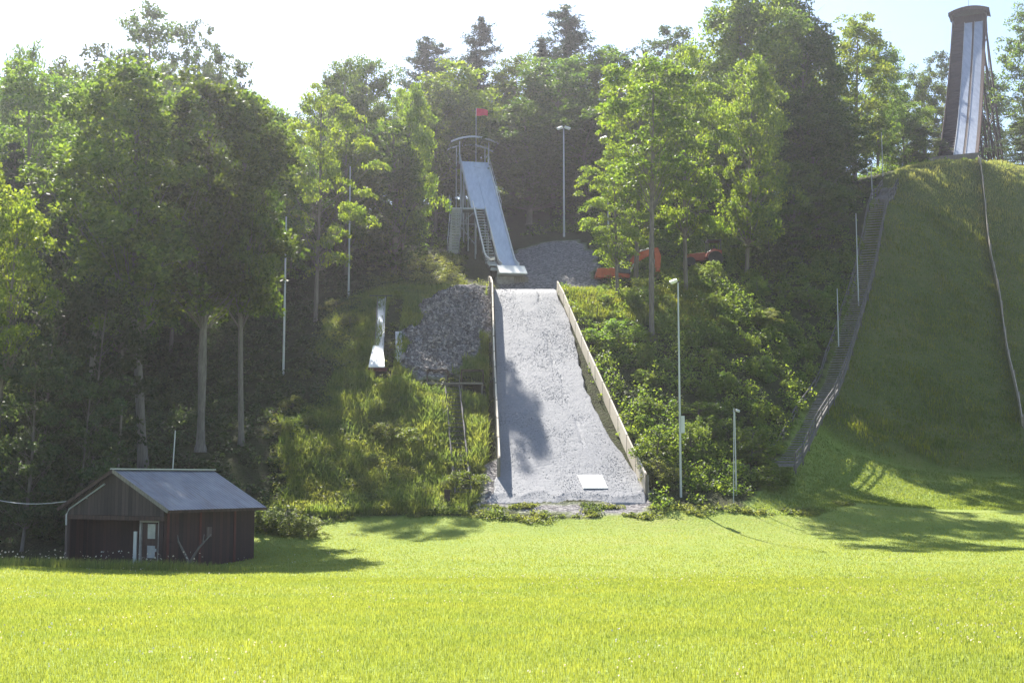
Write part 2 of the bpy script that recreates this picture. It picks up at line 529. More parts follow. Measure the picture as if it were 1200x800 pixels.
def mat_ground():
    m, nt, out = newmat('ground_cover')
    tc = N(nt, 'ShaderNodeTexCoord')
    at = N(nt, 'ShaderNodeAttribute', attribute_name='cover')
    sp = N(nt, 'ShaderNodeSeparateColor'); L(nt, at.outputs['Color'], sp.inputs[0])
    big = N(nt, 'ShaderNodeTexNoise', Scale=.16, Detail=5.0, Roughness=.6); L(nt, tc.outputs['Object'], big.inputs['Vector'])
    mid = N(nt, 'ShaderNodeTexNoise', Scale=1.6, Detail=7.0, Roughness=.7); L(nt, tc.outputs['Object'], mid.inputs['Vector'])
    fine = N(nt, 'ShaderNodeTexNoise', Scale=9.0, Detail=5.0, Roughness=.75); L(nt, tc.outputs['Object'], fine.inputs['Vector'])
    m1 = N(nt, 'ShaderNodeMix', data_type='FLOAT'); m1.inputs[0].default_value = .5
    L(nt, big.outputs['Fac'], m1.inputs[2]); L(nt, mid.outputs['Fac'], m1.inputs[3])
    grass = ramp(nt, m1.outputs[0], [(.30, (.19, .26, .055)), (.5, (.24, .30, .065)), (.66, (.28, .30, .085))])
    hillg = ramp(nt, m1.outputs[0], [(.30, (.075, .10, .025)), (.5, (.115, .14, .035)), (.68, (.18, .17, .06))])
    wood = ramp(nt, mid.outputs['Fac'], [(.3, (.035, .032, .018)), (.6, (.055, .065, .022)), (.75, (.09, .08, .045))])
    vo = N(nt, 'ShaderNodeTexVoronoi', Scale=7.0); L(nt, tc.outputs['Object'], vo.inputs['Vector'])
    sc = N(nt, 'ShaderNodeSeparateColor'); L(nt, vo.outputs['Color'], sc.inputs[0])
    grav = ramp(nt, sc.outputs[0], [(0, (.10, .095, .10)), (.6, (.22, .205, .21)), (1, (.38, .36, .35))])
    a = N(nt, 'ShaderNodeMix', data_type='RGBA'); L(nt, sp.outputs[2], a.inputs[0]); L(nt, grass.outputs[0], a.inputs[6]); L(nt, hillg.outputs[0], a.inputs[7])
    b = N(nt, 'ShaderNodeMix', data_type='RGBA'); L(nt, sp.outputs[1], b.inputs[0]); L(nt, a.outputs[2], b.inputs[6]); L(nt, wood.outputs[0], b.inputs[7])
    c = N(nt, 'ShaderNodeMix', data_type='RGBA'); L(nt, sp.outputs[0], c.inputs[0]); L(nt, b.outputs[2], c.inputs[6]); L(nt, grav.outputs[0], c.inputs[7])
    bs = N(nt, 'ShaderNodeBsdfPrincipled', Roughness=.95); bs.inputs['Specular IOR Level'].default_value = .1
    L(nt, c.outputs[2], bs.inputs['Base Color'])
    bp = N(nt, 'ShaderNodeBump', Strength=.9, Distance=.12)
    hm = N(nt, 'ShaderNodeMix', data_type='FLOAT'); hm.inputs[0].default_value = .6
    L(nt, fine.outputs['Fac'], hm.inputs[2]); L(nt, vo.outputs['Distance'], hm.inputs[3])
    L(nt, hm.outputs[0], bp.inputs['Height']); L(nt, bp.outputs[0], bs.inputs['Normal'])
    L(nt, bs.outputs[0], out.inputs[0])
    return m


M['ground'] = mat_ground()
build_ground()

# ------------------------------------------------------------------ foliage primitives
def leaf_quads(C, L_, W_, up=.5, r=None, droop=0.0):
    """rhombic leaves at centres C"""
    r = r or rng
    n = len(C)
    nrm = r.normal(size=(n, 3)); nrm /= np.linalg.norm(nrm, axis=1)[:, None]
    nrm[:, 2] = np.abs(nrm[:, 2]) + up
    nrm /= np.linalg.norm(nrm, axis=1)[:, None]
    a = r.normal(size=(n, 3)); a[:, 2] -= droop
    a -= nrm * (a * nrm).sum(1)[:, None]
    a /= np.linalg.norm(a, axis=1)[:, None]
    b = np.cross(nrm, a)
    s = (.65 + .7 * r.random(n))[:, None]
    l = a * L_ * .5 * s; w = b * W_ * .5 * s
    V = np.stack([C - l, C + w - l * .1, C + l, C - w - l * .1], 1).reshape(-1, 3)
    return V, np.arange(4 * n).reshape(-1, 4)


def dome_points(n, r):
    """points in a unit ball, denser to the outer and upper side"""
    d = r.normal(size=(n, 3)); d /= np.linalg.norm(d, axis=1)[:, None]
    return d * (r.random(n) ** .45)[:, None]


class TubeAcc:
    def __init__(self): self.V, self.F, self.n = [], [], 0

    def add(self, pts, rs, k=5):
        pts = np.asarray(pts, float)
        m = len(pts)
        d = np.gradient(pts, axis=0); d /= np.linalg.norm(d, axis=1)[:, None] + 1e-9
        ref = np.where(np.abs(d[:, 2:3]) < .9, np.array([[0, 0, 1.]]), np.array([[1., 0, 0]]))
        s = np.cross(d, ref); s /= np.linalg.norm(s, axis=1)[:, None] + 1e-9
        t = np.cross(s, d)
        a = np.arange(k) * 2 * np.pi / k
        V = pts[:, None] + (s[:, None] * np.cos(a)[None, :, None] + t[:, None] * np.sin(a)[None, :, None]) * np.asarray(rs)[:, None, None]
        i = np.arange(m - 1)[:, None] * k; j = np.arange(k)[None]; j2 = (j + 1) % k
        F = np.stack([i + j, i + j2, i + k + j2, i + k + j], -1).reshape(-1, 4) + self.n
        self.V.append(V.reshape(-1, 3)); self.F.append(F); self.n += m * k

    def mesh(self, name, mat):
        return np_mesh(name, np.concatenate(self.V), np.concatenate(self.F), [mat], smooth=True)


def broad_tree(seed, H, Rr, base, nclump, nleaf, leaf, clump_r, mat, bark, flat=.55, trunk_r=.24, shape=.8, lean=.4, side=None):
    """trunk mesh and crown mesh of a leafy tree standing at the origin"""
    r = np.random.default_rng(seed)
    ta = TubeAcc()
    n = 10
    ts = np.r_[0, .025, np.linspace(.1, 1, 8)]
    ph = r.random() * 6.28
    cx = lean * np.sin(ts * 2.2 + ph) - lean * np.sin(ph)
    cy = lean * np.cos(ts * 1.7 + ph * 1.3) - lean * np.cos(ph * 1.3)
    tp = np.c_[cx, cy, ts * H * .93]
    tr = trunk_r * (1 - ts * .85) + .02
    tr[0] *= 1.4
    tr *= 1 + .10 * r.normal(size=n)
    ta.add(tp, tr, 9)
    Cs, Rs = [], []
    for i in range(nclump):
        f = ((i + .5) / nclump + .04 * (r.random() - .5))
        f = min(max(f, 0), 1)
        h = base + (1 - base) * f
        az = i * 2.39996 + r.random() * .9
        env = (np.sin(np.pi * (f * .86 + .10)) ** shape) * Rr * (1 + .28 * math.sin(2 * az + ph + 3 * f) + .18 * math.sin(3 * az + 2 * ph - 7 * f))
        if side is not None and r.random() < .5:
            az = side + r.normal() * .7
        d = env * (.35 + .75 * r.random() ** .6)
        k = h * .93
        q = np.array([np.interp(k, ts * .93, tp[:, 0]), np.interp(k, ts * .93, tp[:, 1]), 0])
        c = np.array([math.cos(az) * d, math.sin(az) * d, h * H]) + q
        zb = max(base * .8, h - .12 - .22 * d / max(Rr, .1) * r.random()) * H
        zb = min(zb, H * .9)
        b0 = np.array([np.interp(zb, tp[:, 2], tp[:, 0]), np.interp(zb, tp[:, 2], tp[:, 1]), zb])
        mid = b0 * .5 + c * .5 + np.array([0, 0, -.08 * d]) + r.normal(size=3) * .12
        br = max(.018, trunk_r * .3 * (1 - h * .7))
        ta.add([b0, mid, c], [br, br * .6, br * .25], 5)
        Cs.append(c); Rs.append(clump_r * (.5 + 1.05 * r.random() ** 1.4) * (.75 if f > .93 else 1))
        for _ in range(2):
            e = c + r.normal(size=3) * np.array([.7, .7, .3]) * Rs[-1]
            ta.add([mid * .3 + c * .7, e], [br * .35, .008], 4)
    P_ = []
    for c, cr in zip(Cs, Rs):
        m = int(nleaf * (cr / clump_r) ** 2)
        p = dome_points(m, r)
        # a clump is a handful of twigs: pull points to a few sub-centres
        sub = r.normal(size=(7, 3)) * .55
        k = r.integers(0, 7, m)
        p = p * .52 + sub[k] * .75
        p[:, 2] *= flat
        p[:, 2] -= .18 * (p[:, 0] ** 2 + p[:, 1] ** 2)
        P_.append(c + p * cr)
    C = np.concatenate(P_)
    V, F = leaf_quads(C, leaf, leaf * .62, .25, r, .35)
    return ta.mesh('trunk', bark), np_mesh('crown', V, F, [mat]), H, Rr


def pine_tree(seed, H, Rr, base, mat, bark, white=True, dens=1.0):
    r = np.random.default_rng(seed)
    ta = TubeAcc()
    ts = np.linspace(0, 1, 7)
    ta.add(np.c_[r.normal(size=7) * .06, r.normal(size=7) * .06, ts * H], .26 * (1 - ts) + .025, 8)
    P_ = []
    nw = int((1 - base) * H / (.85 if white else .6))
    for w in range(nw):
        f = w / (nw - 1)
        h = H * (base + (1 - base) * f * .985)
        env = Rr * ((1 - f) ** (.5 if white else .75) * (1 if f > .15 else .7 + 2 * f) + .08)
        nb = r.integers(4, 7)
        for b in range(nb):
            az = r.random() * 6.28
            ln = env * (.55 + .55 * r.random())
            up = (.25 if white else -.15) + .25 * f
            e = np.array([math.cos(az) * ln, math.sin(az) * ln, h + ln * up * .6])
            s = np.array([0, 0, h])
            m_ = s * .5 + e * .5 + np.array([0, 0, -.07 * ln])
            ta.add([s, m_, e], [.045 * (1 - f) + .012, .02, .006], 4)
            k = int(105 * dens * max(ln, .4))
            t = r.random(k) ** .7
            pts = s + (e - s) * t[:, None]
            wd = .10 + .34 * (1 - np.abs(t - .65)) * min(1, ln / 2)
            pts += r.normal(size=(k, 3)) * np.c_[wd, wd, wd * .35 + .05]
            pts[:, 2] -= .05 * ln * np.sin(t * np.pi)
            P_.append(pts)
    C = np.concatenate(P_)
    V, F = leaf_quads(C, .42, .10, .3, r)
    return ta.mesh('trunk', bark), np_mesh('crown', V, F, [mat]), H, Rr


KINDS = {}
def kind(name, *vs): KINDS[name] = list(vs)


kind('broad', *[broad_tree(11 + i, 18, 4.6, .16, 68, 340, .30, 1.55, M['leaf'], M['bark'], flat=.6) for i in range(3)])
kind('dense', *[broad_tree(21 + i, 19, 4.8, .14, 96, 330, .30, 1.6, M['leaf'], M['bark'], flat=.55) for i in range(2)])
kind('bright', *[broad_tree(31 + i, 16, 4.0, .18, 56, 320, .29, 1.45, M['leaf_bright'], M['bark'], flat=.55) for i in range(2)])
kind('layered', *[broad_tree(51 + i, 17, 4.4, .27, 50, 320, .27, 1.5, M['leaf_bright'], M['bark'], flat=.26, shape=.6) for i in range(2)])
kind('tall', *[broad_tree(71 + i, 24, 4.0, .32, 62, 320, .30, 1.5, M['leaf'], M['bark_pale'], flat=.6, trunk_r=.30, lean=.6) for i in range(2)])
kind('airy', *[broad_tree(91 + i, 22, 4.6, .42, 50, 150, .33, 1.2, M['leaf_grey'], M['bark'], flat=.6, lean=.8) for i in range(2)])
kind('understory', *[broad_tree(111 + i, 11.5, 3.3, .14, 56, 190, .24, 1.0, M['leaf_grey'], M['bark_pale'], flat=.5, trunk_r=.09, lean=.5) for i in range(2)])
kind('small_bright', *[broad_tree(201 + i, 8, 3.0, .1, 44, 200, .22, .95, M['leaf_bright'], M['bark'], flat=.45, trunk_r=.1, lean=.5) for i in range(2)])
kind('narrow', broad_tree(131, 14, 1.9, .06, 70, 160, .30, .9, M['leaf'], M['bark'], flat=.7, shape=.6))
kind('pine', pine_tree(141, 20, 3.6, .3, M['needle'], M['bark']), pine_tree(142, 20, 3.3, .35, M['needle'], M['bark']))
kind('spruce', pine_tree(151, 19, 3.0, .15, M['needle'], M['bark'], False, 1.0))
kind('shrub', *[broad_tree(161 + i, 2.0, 1.25, .02, 34, 150, .14, .47, M['brush'], M['bark'], flat=.75, trunk_r=.03, lean=.1, shape=.5) for i in range(3)])
kind('bright_shrub', *[broad_tree(171 + i, 2.4, 1.3, .02, 40, 170, .12, .45, M['weed'], M['bark'], flat=.9, trunk_r=.03, lean=.1, shape=.5) for i in range(2)])
kind('high_crown', broad_tree(181, 25, 4.2, .56, 52, 230, .31, 1.45, M['leaf_bright'], M['bark'], flat=.45, trunk_r=.27, lean=.25))
kind('shade_trunk', *[broad_tree(191 + i, 24, 4.2, .40, 80, 340, .32, 1.5, M['leaf'], M['bark_pale'], flat=.6, trunk_r=.28, lean=.6) for i in range(3)])

NAMES = {'dense': ('leafy_tree', 'tree'), 'broad': ('leafy_tree', 'tree'), 'bright': ('leafy_tree', 'tree'), 'layered': ('maple_tree', 'tree'), 'tall': ('tall_tree', 'tree'),
         'airy': ('sparse_tree', 'tree'), 'understory': ('understory_tree', 'tree'), 'small_bright': ('small_tree', 'tree'), 'narrow': ('narrow_tree', 'tree'), 'pine': ('pine_tree', 'conifer'),
         'spruce': ('spruce_tree', 'conifer'), 'shrub': ('shrub', 'shrub'), 'bright_shrub': ('shrub', 'shrub'), 'high_crown': ('tall_tree', 'tree'), 'shade_trunk': ('tall_tree', 'tree')}
_count = {}


def tree(kd, x, y, H=None, width=None, rz=None, label=None, group=None, z=None, tilt=None, name=None):
    vs = KINDS[kd]
    i = _count.get(kd, 0); _count[kd] = i + 1
    tm, cm, h0, r0 = vs[i % len(vs)]
    z = T(x, y) if z is None else z
    nm, cat = NAMES[kd]
    o = empty(name or nm, (x, y, z - .12))
    sz = (H or h0) / h0
    sx = (width / 2 / r0) if width else sz
    sx = min(max(sx, .45 * sz), 1.9 * sz)
    o.scale = (sx, sx, sz)
    o.rotation_euler = (tilt[0] if tilt else random.gauss(0, .02), tilt[1] if tilt else random.gauss(0, .02), random.random() * 6.28 if rz is None else rz)
    for part, me in (('trunk', tm), ('crown', cm)):
        c = bpy.data.objects.new(part, me)
        COL.objects.link(c)
        c.parent = o
    tag(o, label, cat, group)
    return o


def tree_px(kd, u, vtop, wpx, Y, **k):
    """tree whose tip shows at u, vtop and whose crown is wpx wide, Y metres away"""
    p = P(u, vtop, Y)
    z = T(p.x, Y)
    return tree(kd, p.x, Y, H=max(p.z - z, 2) + .12, width=wpx / FOC * Y, **k)


exec_trees = []
TL = [
    # kind, u, vtop, width px, Y, label
    ('shade_trunk', 182, 88, 165, 72.5, 'tall tree with straight pale trunk rising right behind the shed ridge'),
    ('shade_trunk', 246, 96, 150, 75, 'tall tree with bent pale trunk behind the right end of the shed roof'),
    ('shade_trunk', 292, 108, 100, 76.5, 'tall tree with the thickest dark trunk, between the shed and the left lamp pole'),
    ('broad', 62, 140, 120, 100, 'shaded tree filling the wood behind the sunlit small tree at the left edge'),
    ('broad', 150, 150, 120, 93, 'shaded tree filling the wood behind the straight pale trunk'),
    ('broad', 208, 130, 84, 98, 'shaded tree filling the wood between the straight and the bent pale trunks'),
    ('layered', 374, 104, 90, 99, 'bright layered tree whose leaf sprays overhang the shorter of the left lamp poles'),
    ('high_crown', 2, 222, 104, 62, 'sunlit yellow green small tree at the left edge of the photo'),
    ('bright', -30, 165, 90, 66, 'sunlit branch ends of a tree cut by the left edge, above the small bright tree'),
    ('understory', 62, 300, 120, 66, 'grey green understory tree with tangled stems next to the sunlit small tree'),
    ('understory', 118, 330, 120, 67, 'grey green understory tree with thin stems left of the straight pale trunk'),
    ('understory', 35, 400, 130, 63, 'low grey green thicket tree with tangled stems left of the shed'),
    ('understory', 95, 440, 110, 64, 'low dull thicket tree closest to the left rear of the shed'),
    ('tall', 40, 78, 120, 92, 'dark tall tree behind the sunlit small tree at the left'),
    ('tall', 118, 80, 130, 84, 'broad tall tree with sunlit upper rim left of the straight pale trunk'),
    ('airy', 182, 4, 130, 112, 'highest airy tree of the left skyline with sky showing through its crown'),
    ('airy', 232, 24, 80, 116, 'airy treetop just right of the highest tree of the left skyline'),
    ('airy', 262, 62, 90, 108, 'airy treetop sloping down to the sky gap at the left skyline'),
    ('airy', 112, 52, 100, 112, 'airy treetop left of the highest tree of the left skyline'),
    ('broad', 18, 58, 70, 112, 'dark small crowned treetop at the left end of the skyline'),
    ('broad', 68, 80, 110, 108, 'leafy tree between the dark treetop and airy crowns on the left skyline'),
    ('broad', 300, 112, 100, 112, 'leafy tree under the sky gap of the left skyline'),
    ('broad', 392, 74, 90, 124, 'hazy leafy tree right of the sky gap, left of the tall lamp pole top'),
    ('broad', 428, 72, 80, 128, 'bluish hazy treetop above the taller of the left lamp poles'),
    ('bright', 408, 140, 76, 112, 'sunlit leafy tree ending just above the taller of the left lamp poles'),
    ('narrow', 463, 146, 56, 112, 'narrow pale green pointed tree left of the start roof'),
    ('bright', 471, 97, 66, 113, 'leafy tree with rounded top between the pines and the narrow pointed tree'),
    ('bright', 545, 74, 110, 138, 'sunlit rounded tree right behind the flag'),
    ('broad', 512, 92, 90, 133, 'rounded tree just left of the flag'),
    ('broad', 600, 72, 100, 142, 'leafy tree between the flag and the largest pine'),
    ('pine', 494, 42, 84, 152, 'hazy pine with paired leaning tops, leftmost conifer on the skyline'),
    ('pine', 515, 52, 60, 153, 'hazy pine beside the paired conifer, slightly lower'),
    ('pine', 556, 20, 78, 154, 'slender pine with open branches right above the flag'),
    ('pine', 661, 6, 100, 152, 'largest dense pine, top centre of the skyline'),
    ('spruce', 638, 46, 70, 148, 'lower dark conifer tucked against the largest pine'),
    ('broad', 648, 76, 110, 138, 'leafy tree beneath the largest pine'),
    ('broad', 702, 58, 100, 144, 'leafy tree just right of the largest pine'),
    ('airy', 770, 30, 90, 150, 'airy treetop with sky showing through, left of the tallest right trees'),
    ('airy', 742, 56, 60, 148, 'small airy treetop between the largest pine and the other airy crown'),
    ('broad', 690, 120, 120, 132, 'shaded leafy tree behind the twin lamp pole'),
    ('broad', 620, 130, 130, 132, 'shaded leafy tree right of the start roof'),
    ('high_crown', 760, 70, 120, 96.5, 'tree with a long bare straight trunk in front of the excavator'),
    ('layered', 722, 170, 76, 104, 'layered tree with thin trunk in front of the excavator counterweight'),
    ('layered', 742, 84, 100, 108, 'layered bright tree behind the long bare trunk'),
    ('layered', 800, 60, 92, 106, 'wide bright layered tree with forked trunk right of the excavator'),
    ('bright', 870, 66, 84, 114, 'full bright tree between the forked layered tree and the stairway'),
    ('dense', 872, -18, 120, 130, 'tall tree reaching past the top of the photo, right of the airy crowns'),
    ('dense', 912, -40, 120, 146, 'tallest dark crown cut by the top edge of the photo'),
    ('dense', 935, 20, 110, 136, 'dark leafy tree below the tallest crown at the top edge'),
    ('bright', 996, 22, 88, 154, 'sunlit rounded treetop left of the large inrun tower'),
    ('broad', 1024, 50, 64, 164, 'leafy tree with drooping right side close to the large inrun tower'),
    ('dense', 978, 120, 84, 148, 'dark shaded tree at the upper end of the long stairway'),
    ('dense', 955, 110, 110, 128, 'dark shaded tree left of the upper stairway'),
    ('dense', 930, 190, 90, 122, 'lower shaded tree beside the upper part of the stairway'),
    ('broad', 1078, 84, 70, 188, 'distant leafy tree between the drooping tree and the large inrun tower'),
    ('broad', 1060, 120, 70, 172, 'low leafy tree behind the left brow of the grass hill'),
    ('understory', 1085, 150, 60, 172, 'low bushy tree against the left foot of the large inrun tower'),
    ('broad', 1158, 88, 76, 224, 'distant leafy tree seen through the lattice right of the large inrun tower'),
    ('airy', 1098, 66, 46, 205, 'small distant tree just left of the large inrun tower'),
    ('broad', 1214, 8, 84, 182, 'sunlit tall tree at the right edge behind the large inrun tower'),
    ('bright', 1213, 95, 56, 178, 'bright tree filling the lower right of the large inrun tower'),
    ('broad', 1250, 60, 100, 172, 'leafy tree cut by the right edge of the photo'),
    ('understory', 1196, 150, 50, 160, 'small bright tree at the right edge above the grass hill'),
    ('understory', 965, 215, 70, 128, 'thin understory tree next to the upper stairway'),
    ('understory', 905, 250, 70, 116, 'thin understory tree left of the stairway above the bushy bank'),
]
for k in TL:
    tree_px(k[0], k[1], k[2], k[3], k[4], label=k[5])

SKY_U = [-200, 0, 60, 110, 150, 185, 250, 290, 330, 380, 430, 470, 530, 560, 620, 690, 760, 800, 830, 950, 975, 1050, 1085, 1110, 1160, 1200, 1400]
SKY_V = [70, 68, 82, 76, 60, 50, 70, 110, 112, 85, 85, 98, 85, 80, 74, 66, 60, 60, 20, 20, 40, 60, 90, 110, 90, 40, 30]
MASS = [
    (-200, 330, 'tree of the dark wood on the slope behind the shed, no trunk apart', 'trees of the dark wood behind the shed'),
    (330, 700, 'tree of the shaded wood around and behind the inrun of the small jump', 'trees of the shaded wood behind the small inrun'),
    (700, 1075, 'tree of the dense wood between the excavator and the grass hill', 'trees of the dense wood right of the small jump'),
    (1075, 1500, 'tree of the wood beyond the grass hill at the far right', 'trees of the wood beyond the grass hill'),
]


def backfill():
    r = random.Random(5)
    placed = [(P(k[1], 100, k[4]).x, k[4]) for k in TL]
    n = 0
    for _ in range(6000):
        if n >= 150: break
        Y = 78 + 130 * r.random()
        u = -170 + 1600 * r.random()
        x = (u - 600) / FOC * Y
        if Y < 135 and 425 < u < 720: continue
        if 330 < u < 430 and Y < 108: continue
        if u < 330 and Y < 84: continue
        if 430 <= u < 480 and Y < 112: continue
        if 700 <= u and x < stairx(Y) - 2.5 and Y < 112: continue
        if 700 <= u < 965 and Y < 136: continue
        if 190 < u < 330 and Y < 106: continue
        if 950 < u < 1080 and Y < 186: continue
        if x >= stairx(Y) - 3 and Y < 156: continue
        if 1075 < u < 1235 and Y < 214: continue
        if u > 1300 and Y < 150: continue
        if any((x - a) ** 2 + (Y - b) ** 2 < 3.6 ** 2 for a, b in placed): continue
        vtop = np.interp(u, SKY_U, SKY_V) + 8 + 90 * r.random()
        z = T(x, Y)
        zt = P(u, vtop, Y).z
        H = zt - z
        if H < 9: continue
        H = min(H, 17 + 8 * r.random())
        if Y > 150 and H < 12: continue
        kd = r.choice(['broad', 'broad', 'tall', 'bright', 'broad', 'airy', 'spruce'])
        for u0, u1, lb, gp in MASS:
            if u0 <= u < u1: break
        placed.append((x, Y))
        tree(kd, x, Y, H=H, width=(6.0 + 3.2 * r.random()), label=lb, group=gp)
        n += 1


backfill()

# ------------------------------------------------------------------ shrubs one can tell apart
SL = [
    (340, 592, 60, 66.5, 'sunlit leafy bush right of the shed at the edge of the field'),
    (362, 606, 40, 66, 'smaller sunlit bush at the right end of the bushes by the shed'),
    (312, 598, 50, 67, 'shaded bush just right of the shed wall'),
    (724, 376, 60, 95.5, 'dark rounded bush beside the upper right wooden side wall'),
    (772, 535, 46, 76.5, 'bright bush beyond the lower end of the right wooden side wall'),
    (768, 500, 60, 79, 'shaded bush beyond the lower half of the right wooden side wall'),
    (895, 362, 50, 105, 'bright bush below the trees halfway up the bank left of the stairway'),
    (950, 335, 50, 112, 'bush against the left rail of the upper stairway'),
    (1010, 215, 50, 143, 'bright bush at the head of the stairway'),
    (820, 470, 60, 87, 'bush on the bank right of the slim lamp pole'),
    (880, 500, 60, 83, 'bush low on the bank left of the bent pole'),
    (905, 545, 50, 80, 'dark bush at the foot of the stairway'),
    (545, 560, 40, 76, 'bush beside the lower ladder left of the landing ramp'),
    (470, 500, 60, 80, 'bush below the small metal slide'),
    (395, 370, 50, 100, 'sunlit bush right of the shorter left lamp pole'),
    (818, 318, 56, 109.5, 'bush half covering the small red machine'),
    (640, 268, 1, 126, ''),
]
for u, vt, w, Y, lb in SL[:-1]:
    p = P(u, vt, Y)
    z = T(p.x, Y)
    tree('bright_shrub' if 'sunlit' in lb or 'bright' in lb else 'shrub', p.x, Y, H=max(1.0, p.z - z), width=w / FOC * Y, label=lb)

def shrub_group(n, box, test, label, group, seed, hmin=1.0, hmax=2.3, kd='shrub'):
    r = random.Random(seed)
    k, tries, done = 0, 0, []
    while k < n and tries < 4000:
        tries += 1
        x = box[0] + (box[1] - box[0]) * r.random(); y = box[2] + (box[3] - box[2]) * r.random()
        if not test(np.array([x]), np.array([y]))[0]: continue
        if any((x - a) ** 2 + (y - b) ** 2 < 1.9 ** 2 for a, b in done): continue
        done.append((x, y)); k += 1
        h = hmin + (hmax - hmin) * r.random() ** 1.5
        tree(kd, x, y, H=h, width=h * (1.0 + .7 * r.random()), label=label, group=group)


def keep_clear(x, y):
    """around the platform, ladder and metal slides"""
    a = (x > -7.0) & (x < -1.7) & (y > 83.0) & (y < 89.6)
    b = (x > -11.5) & (x < -7.0) & (y > 84.5) & (y < 102)
    return a | b


# ------------------------------------------------------------------ undergrowth, grass (stuff)
def dens_region(n, x0, x1, y0, y1, test, r):
    x = x0 + (x1 - x0) * r.random(n); y = y0 + (y1 - y0) * r.random(n)
    k = test(x, y)
    return x[k], y[k]


def ramp_corr(x, y): return (x > XL(y) - .5) & (x < np.interp(y, [75, 104], [8.2, 4.1])) & (y < 109) & (y > 72)


def brush(x, y):
    g, w, h = ground_masks(x, y)
    ok = (w > .5) & (g < .5) & ~ramp_corr(x, y)
    # keep the jump's yard clear
    ok &= ~((x > -4.2) & (x < 8) & (y > 107) & (y < 126))
    return ok


def build_brush(name, n, box, test, leaf, per, rad, ht, mat, seed, flatten=.6):
    r = np.random.default_rng(seed)
    x, y = dens_region(n, *box, test, r)
    m = len(x)
    big = vnoise(x, y, 5, seed) * .8 + .5
    rr = rad * (.6 + .8 * r.random(m)) * big
    hh = ht * (.5 + r.random(m)) * big
    z = TZ(x, y)
    k = per
    d = dome_points(m * k, r).reshape(m, k, 3)
    d[..., 2] = np.abs(d[..., 2])
    C = np.stack([x, y, z], -1)[:, None] + d * np.stack([rr, rr, hh], -1)[:, None]
    V, F = leaf_quads(C.reshape(-1, 3), leaf, leaf * .55, .35, r, .2)
    o = link(name, np_mesh(name, V, F, [mat]))
    return o


shrub_group(34, (7, 40, 74, 112), lambda x, y: brush(x, y) & (x > 6) & (x < stairx(y) - 1.2) & (y > foot(x) + 1), 'leafy shrub rising from the undergrowth on the bank between landing ramp and stairway', 'shrubs on the bank right of the ramp', 3, .8, 1.8)
shrub_group(12, (-15, -2, 73, 98), lambda x, y: brush(x, y) & (x < -1.8) & ~keep_clear(x, y), 'leafy shrub rising from the weeds on the slope left of the landing ramp', 'shrubs on the slope left of the ramp', 4, .6, 1.1, 'bright_shrub')
o = build_brush('undergrowth', 3600, (3, 42, 72, 128), lambda x, y: brush(x, y) & (x > 3) & (vnoise(x, y, 2.2, 71) > .25), .20, 100, .75, 1.0, M['brush'], 21)
tag(o, 'dense leafy undergrowth covering the bank between the landing ramp and the stairway', 'undergrowth', kind='stuff')
o = build_brush('undergrowth', 2300, (-16, 0, 70, 118), lambda x, y: brush(x, y) & (x > -16 + vnoise(x, y, 4, 5) * 4) & (x < 0) & ~keep_clear(x, y), .14, 80, .55, .45, M['weed'], 22)
tag(o, 'pale weedy undergrowth on the slope left of the landing ramp', 'undergrowth', kind='stuff')
o = build_brush('undergrowth', 2600, (-48, -12, 62, 118), lambda x, y: brush(x, y) & (y > 64) & ~keep_clear(x, y), .24, 45, .8, .8, M['leaf_grey'], 23)
tag(o, 'shaded undergrowth on the floor of the dark wood behind the shed', 'undergrowth', kind='stuff')
o = build_brush('undergrowth', 1500, (-14, 60, 118, 200), lambda x, y: (brush(x, y) & ~((x > -4.2) & (x < 6) & (y < 126))), .3, 40, .9, .9, M['leaf'], 24)
tag(o, 'shaded undergrowth below the trees behind the jump', 'undergrowth', kind='stuff')
o = build_brush('weeds', 500, (-12, -1.6, 83, 102), lambda x, y: brush(x, y) & keep_clear(x, y), .15, 40, .4, .3, M['weed'], 28)
tag(o, 'low weeds around the viewing platform and metal slides', 'weeds', kind='stuff')
# ragged plants along the foot of the slope
def foot_band(x, y): return (np.abs(y - foot(x) - .5 + 1.2 * (vnoise(x, y, 3, 7) - .5)) < 1.9 * vnoise(x, y, 1.6, 6) - .35) & (y > 69) & ~inpoly(x, y, TOE)
o = build_brush('weeds', 4200, (-15, 21, 69, 79), foot_band, .13, 44, .34, .24, M['weed'], 25)
tag(o, 'low ragged weeds along the foot of the slope', 'weeds', kind='stuff')
def toe_band(x, y): return inpoly(x, y, TOE) & (vnoise(x, y, 1.2, 31) > .55) & (y < 73.6)
o = build_brush('weeds', 1500, (-3, 9, 71, 74), toe_band, .12, 25, .25, .18, M['weed'], 26)
tag(o, 'scattered weeds growing through gravel at the ramp toe', 'weeds', kind='stuff')


def blades(x, y, h, w, r, bend=.5):
    n = len(x)
    z = TZ(x, y)
    az = r.random(n) * 6.28
    dx, dy = np.cos(az), np.sin(az)
    B = np.c_[x, y, z]
    s = np.c_[-dy, dx, np.zeros(n)] * (w / 2)[:, None]
    l = np.c_[dx, dy, np.zeros(n)]
    bh = (bend * h * r.random(n))[:, None]
    mid = B + np.c_[0 * x, 0 * x, h * .6] + l * bh * .3
    tip = B + np.c_[0 * x, 0 * x, h * (1 - .2 * r.random(n))] + l * bh
    V = np.stack([B - s, B + s, mid + s * .7, tip, mid - s * .7], 1).reshape(-1, 3)
    i = np.arange(n)[:, None] * 5
    F1 = i + np.array([[0, 1, 2, 4]])
    F2 = i + np.array([[4, 2, 3, 3]])
    return V, F1, F2


def blade_mesh(name, V, F1, F2, mat):
    # quads and tip triangles: build as triangles
    T_ = np.concatenate([F1[:, [0, 1, 2]], F1[:, [0, 2, 3]], F2[:, [0, 1, 2]]])
    return np_mesh(name, V, T_, [mat])


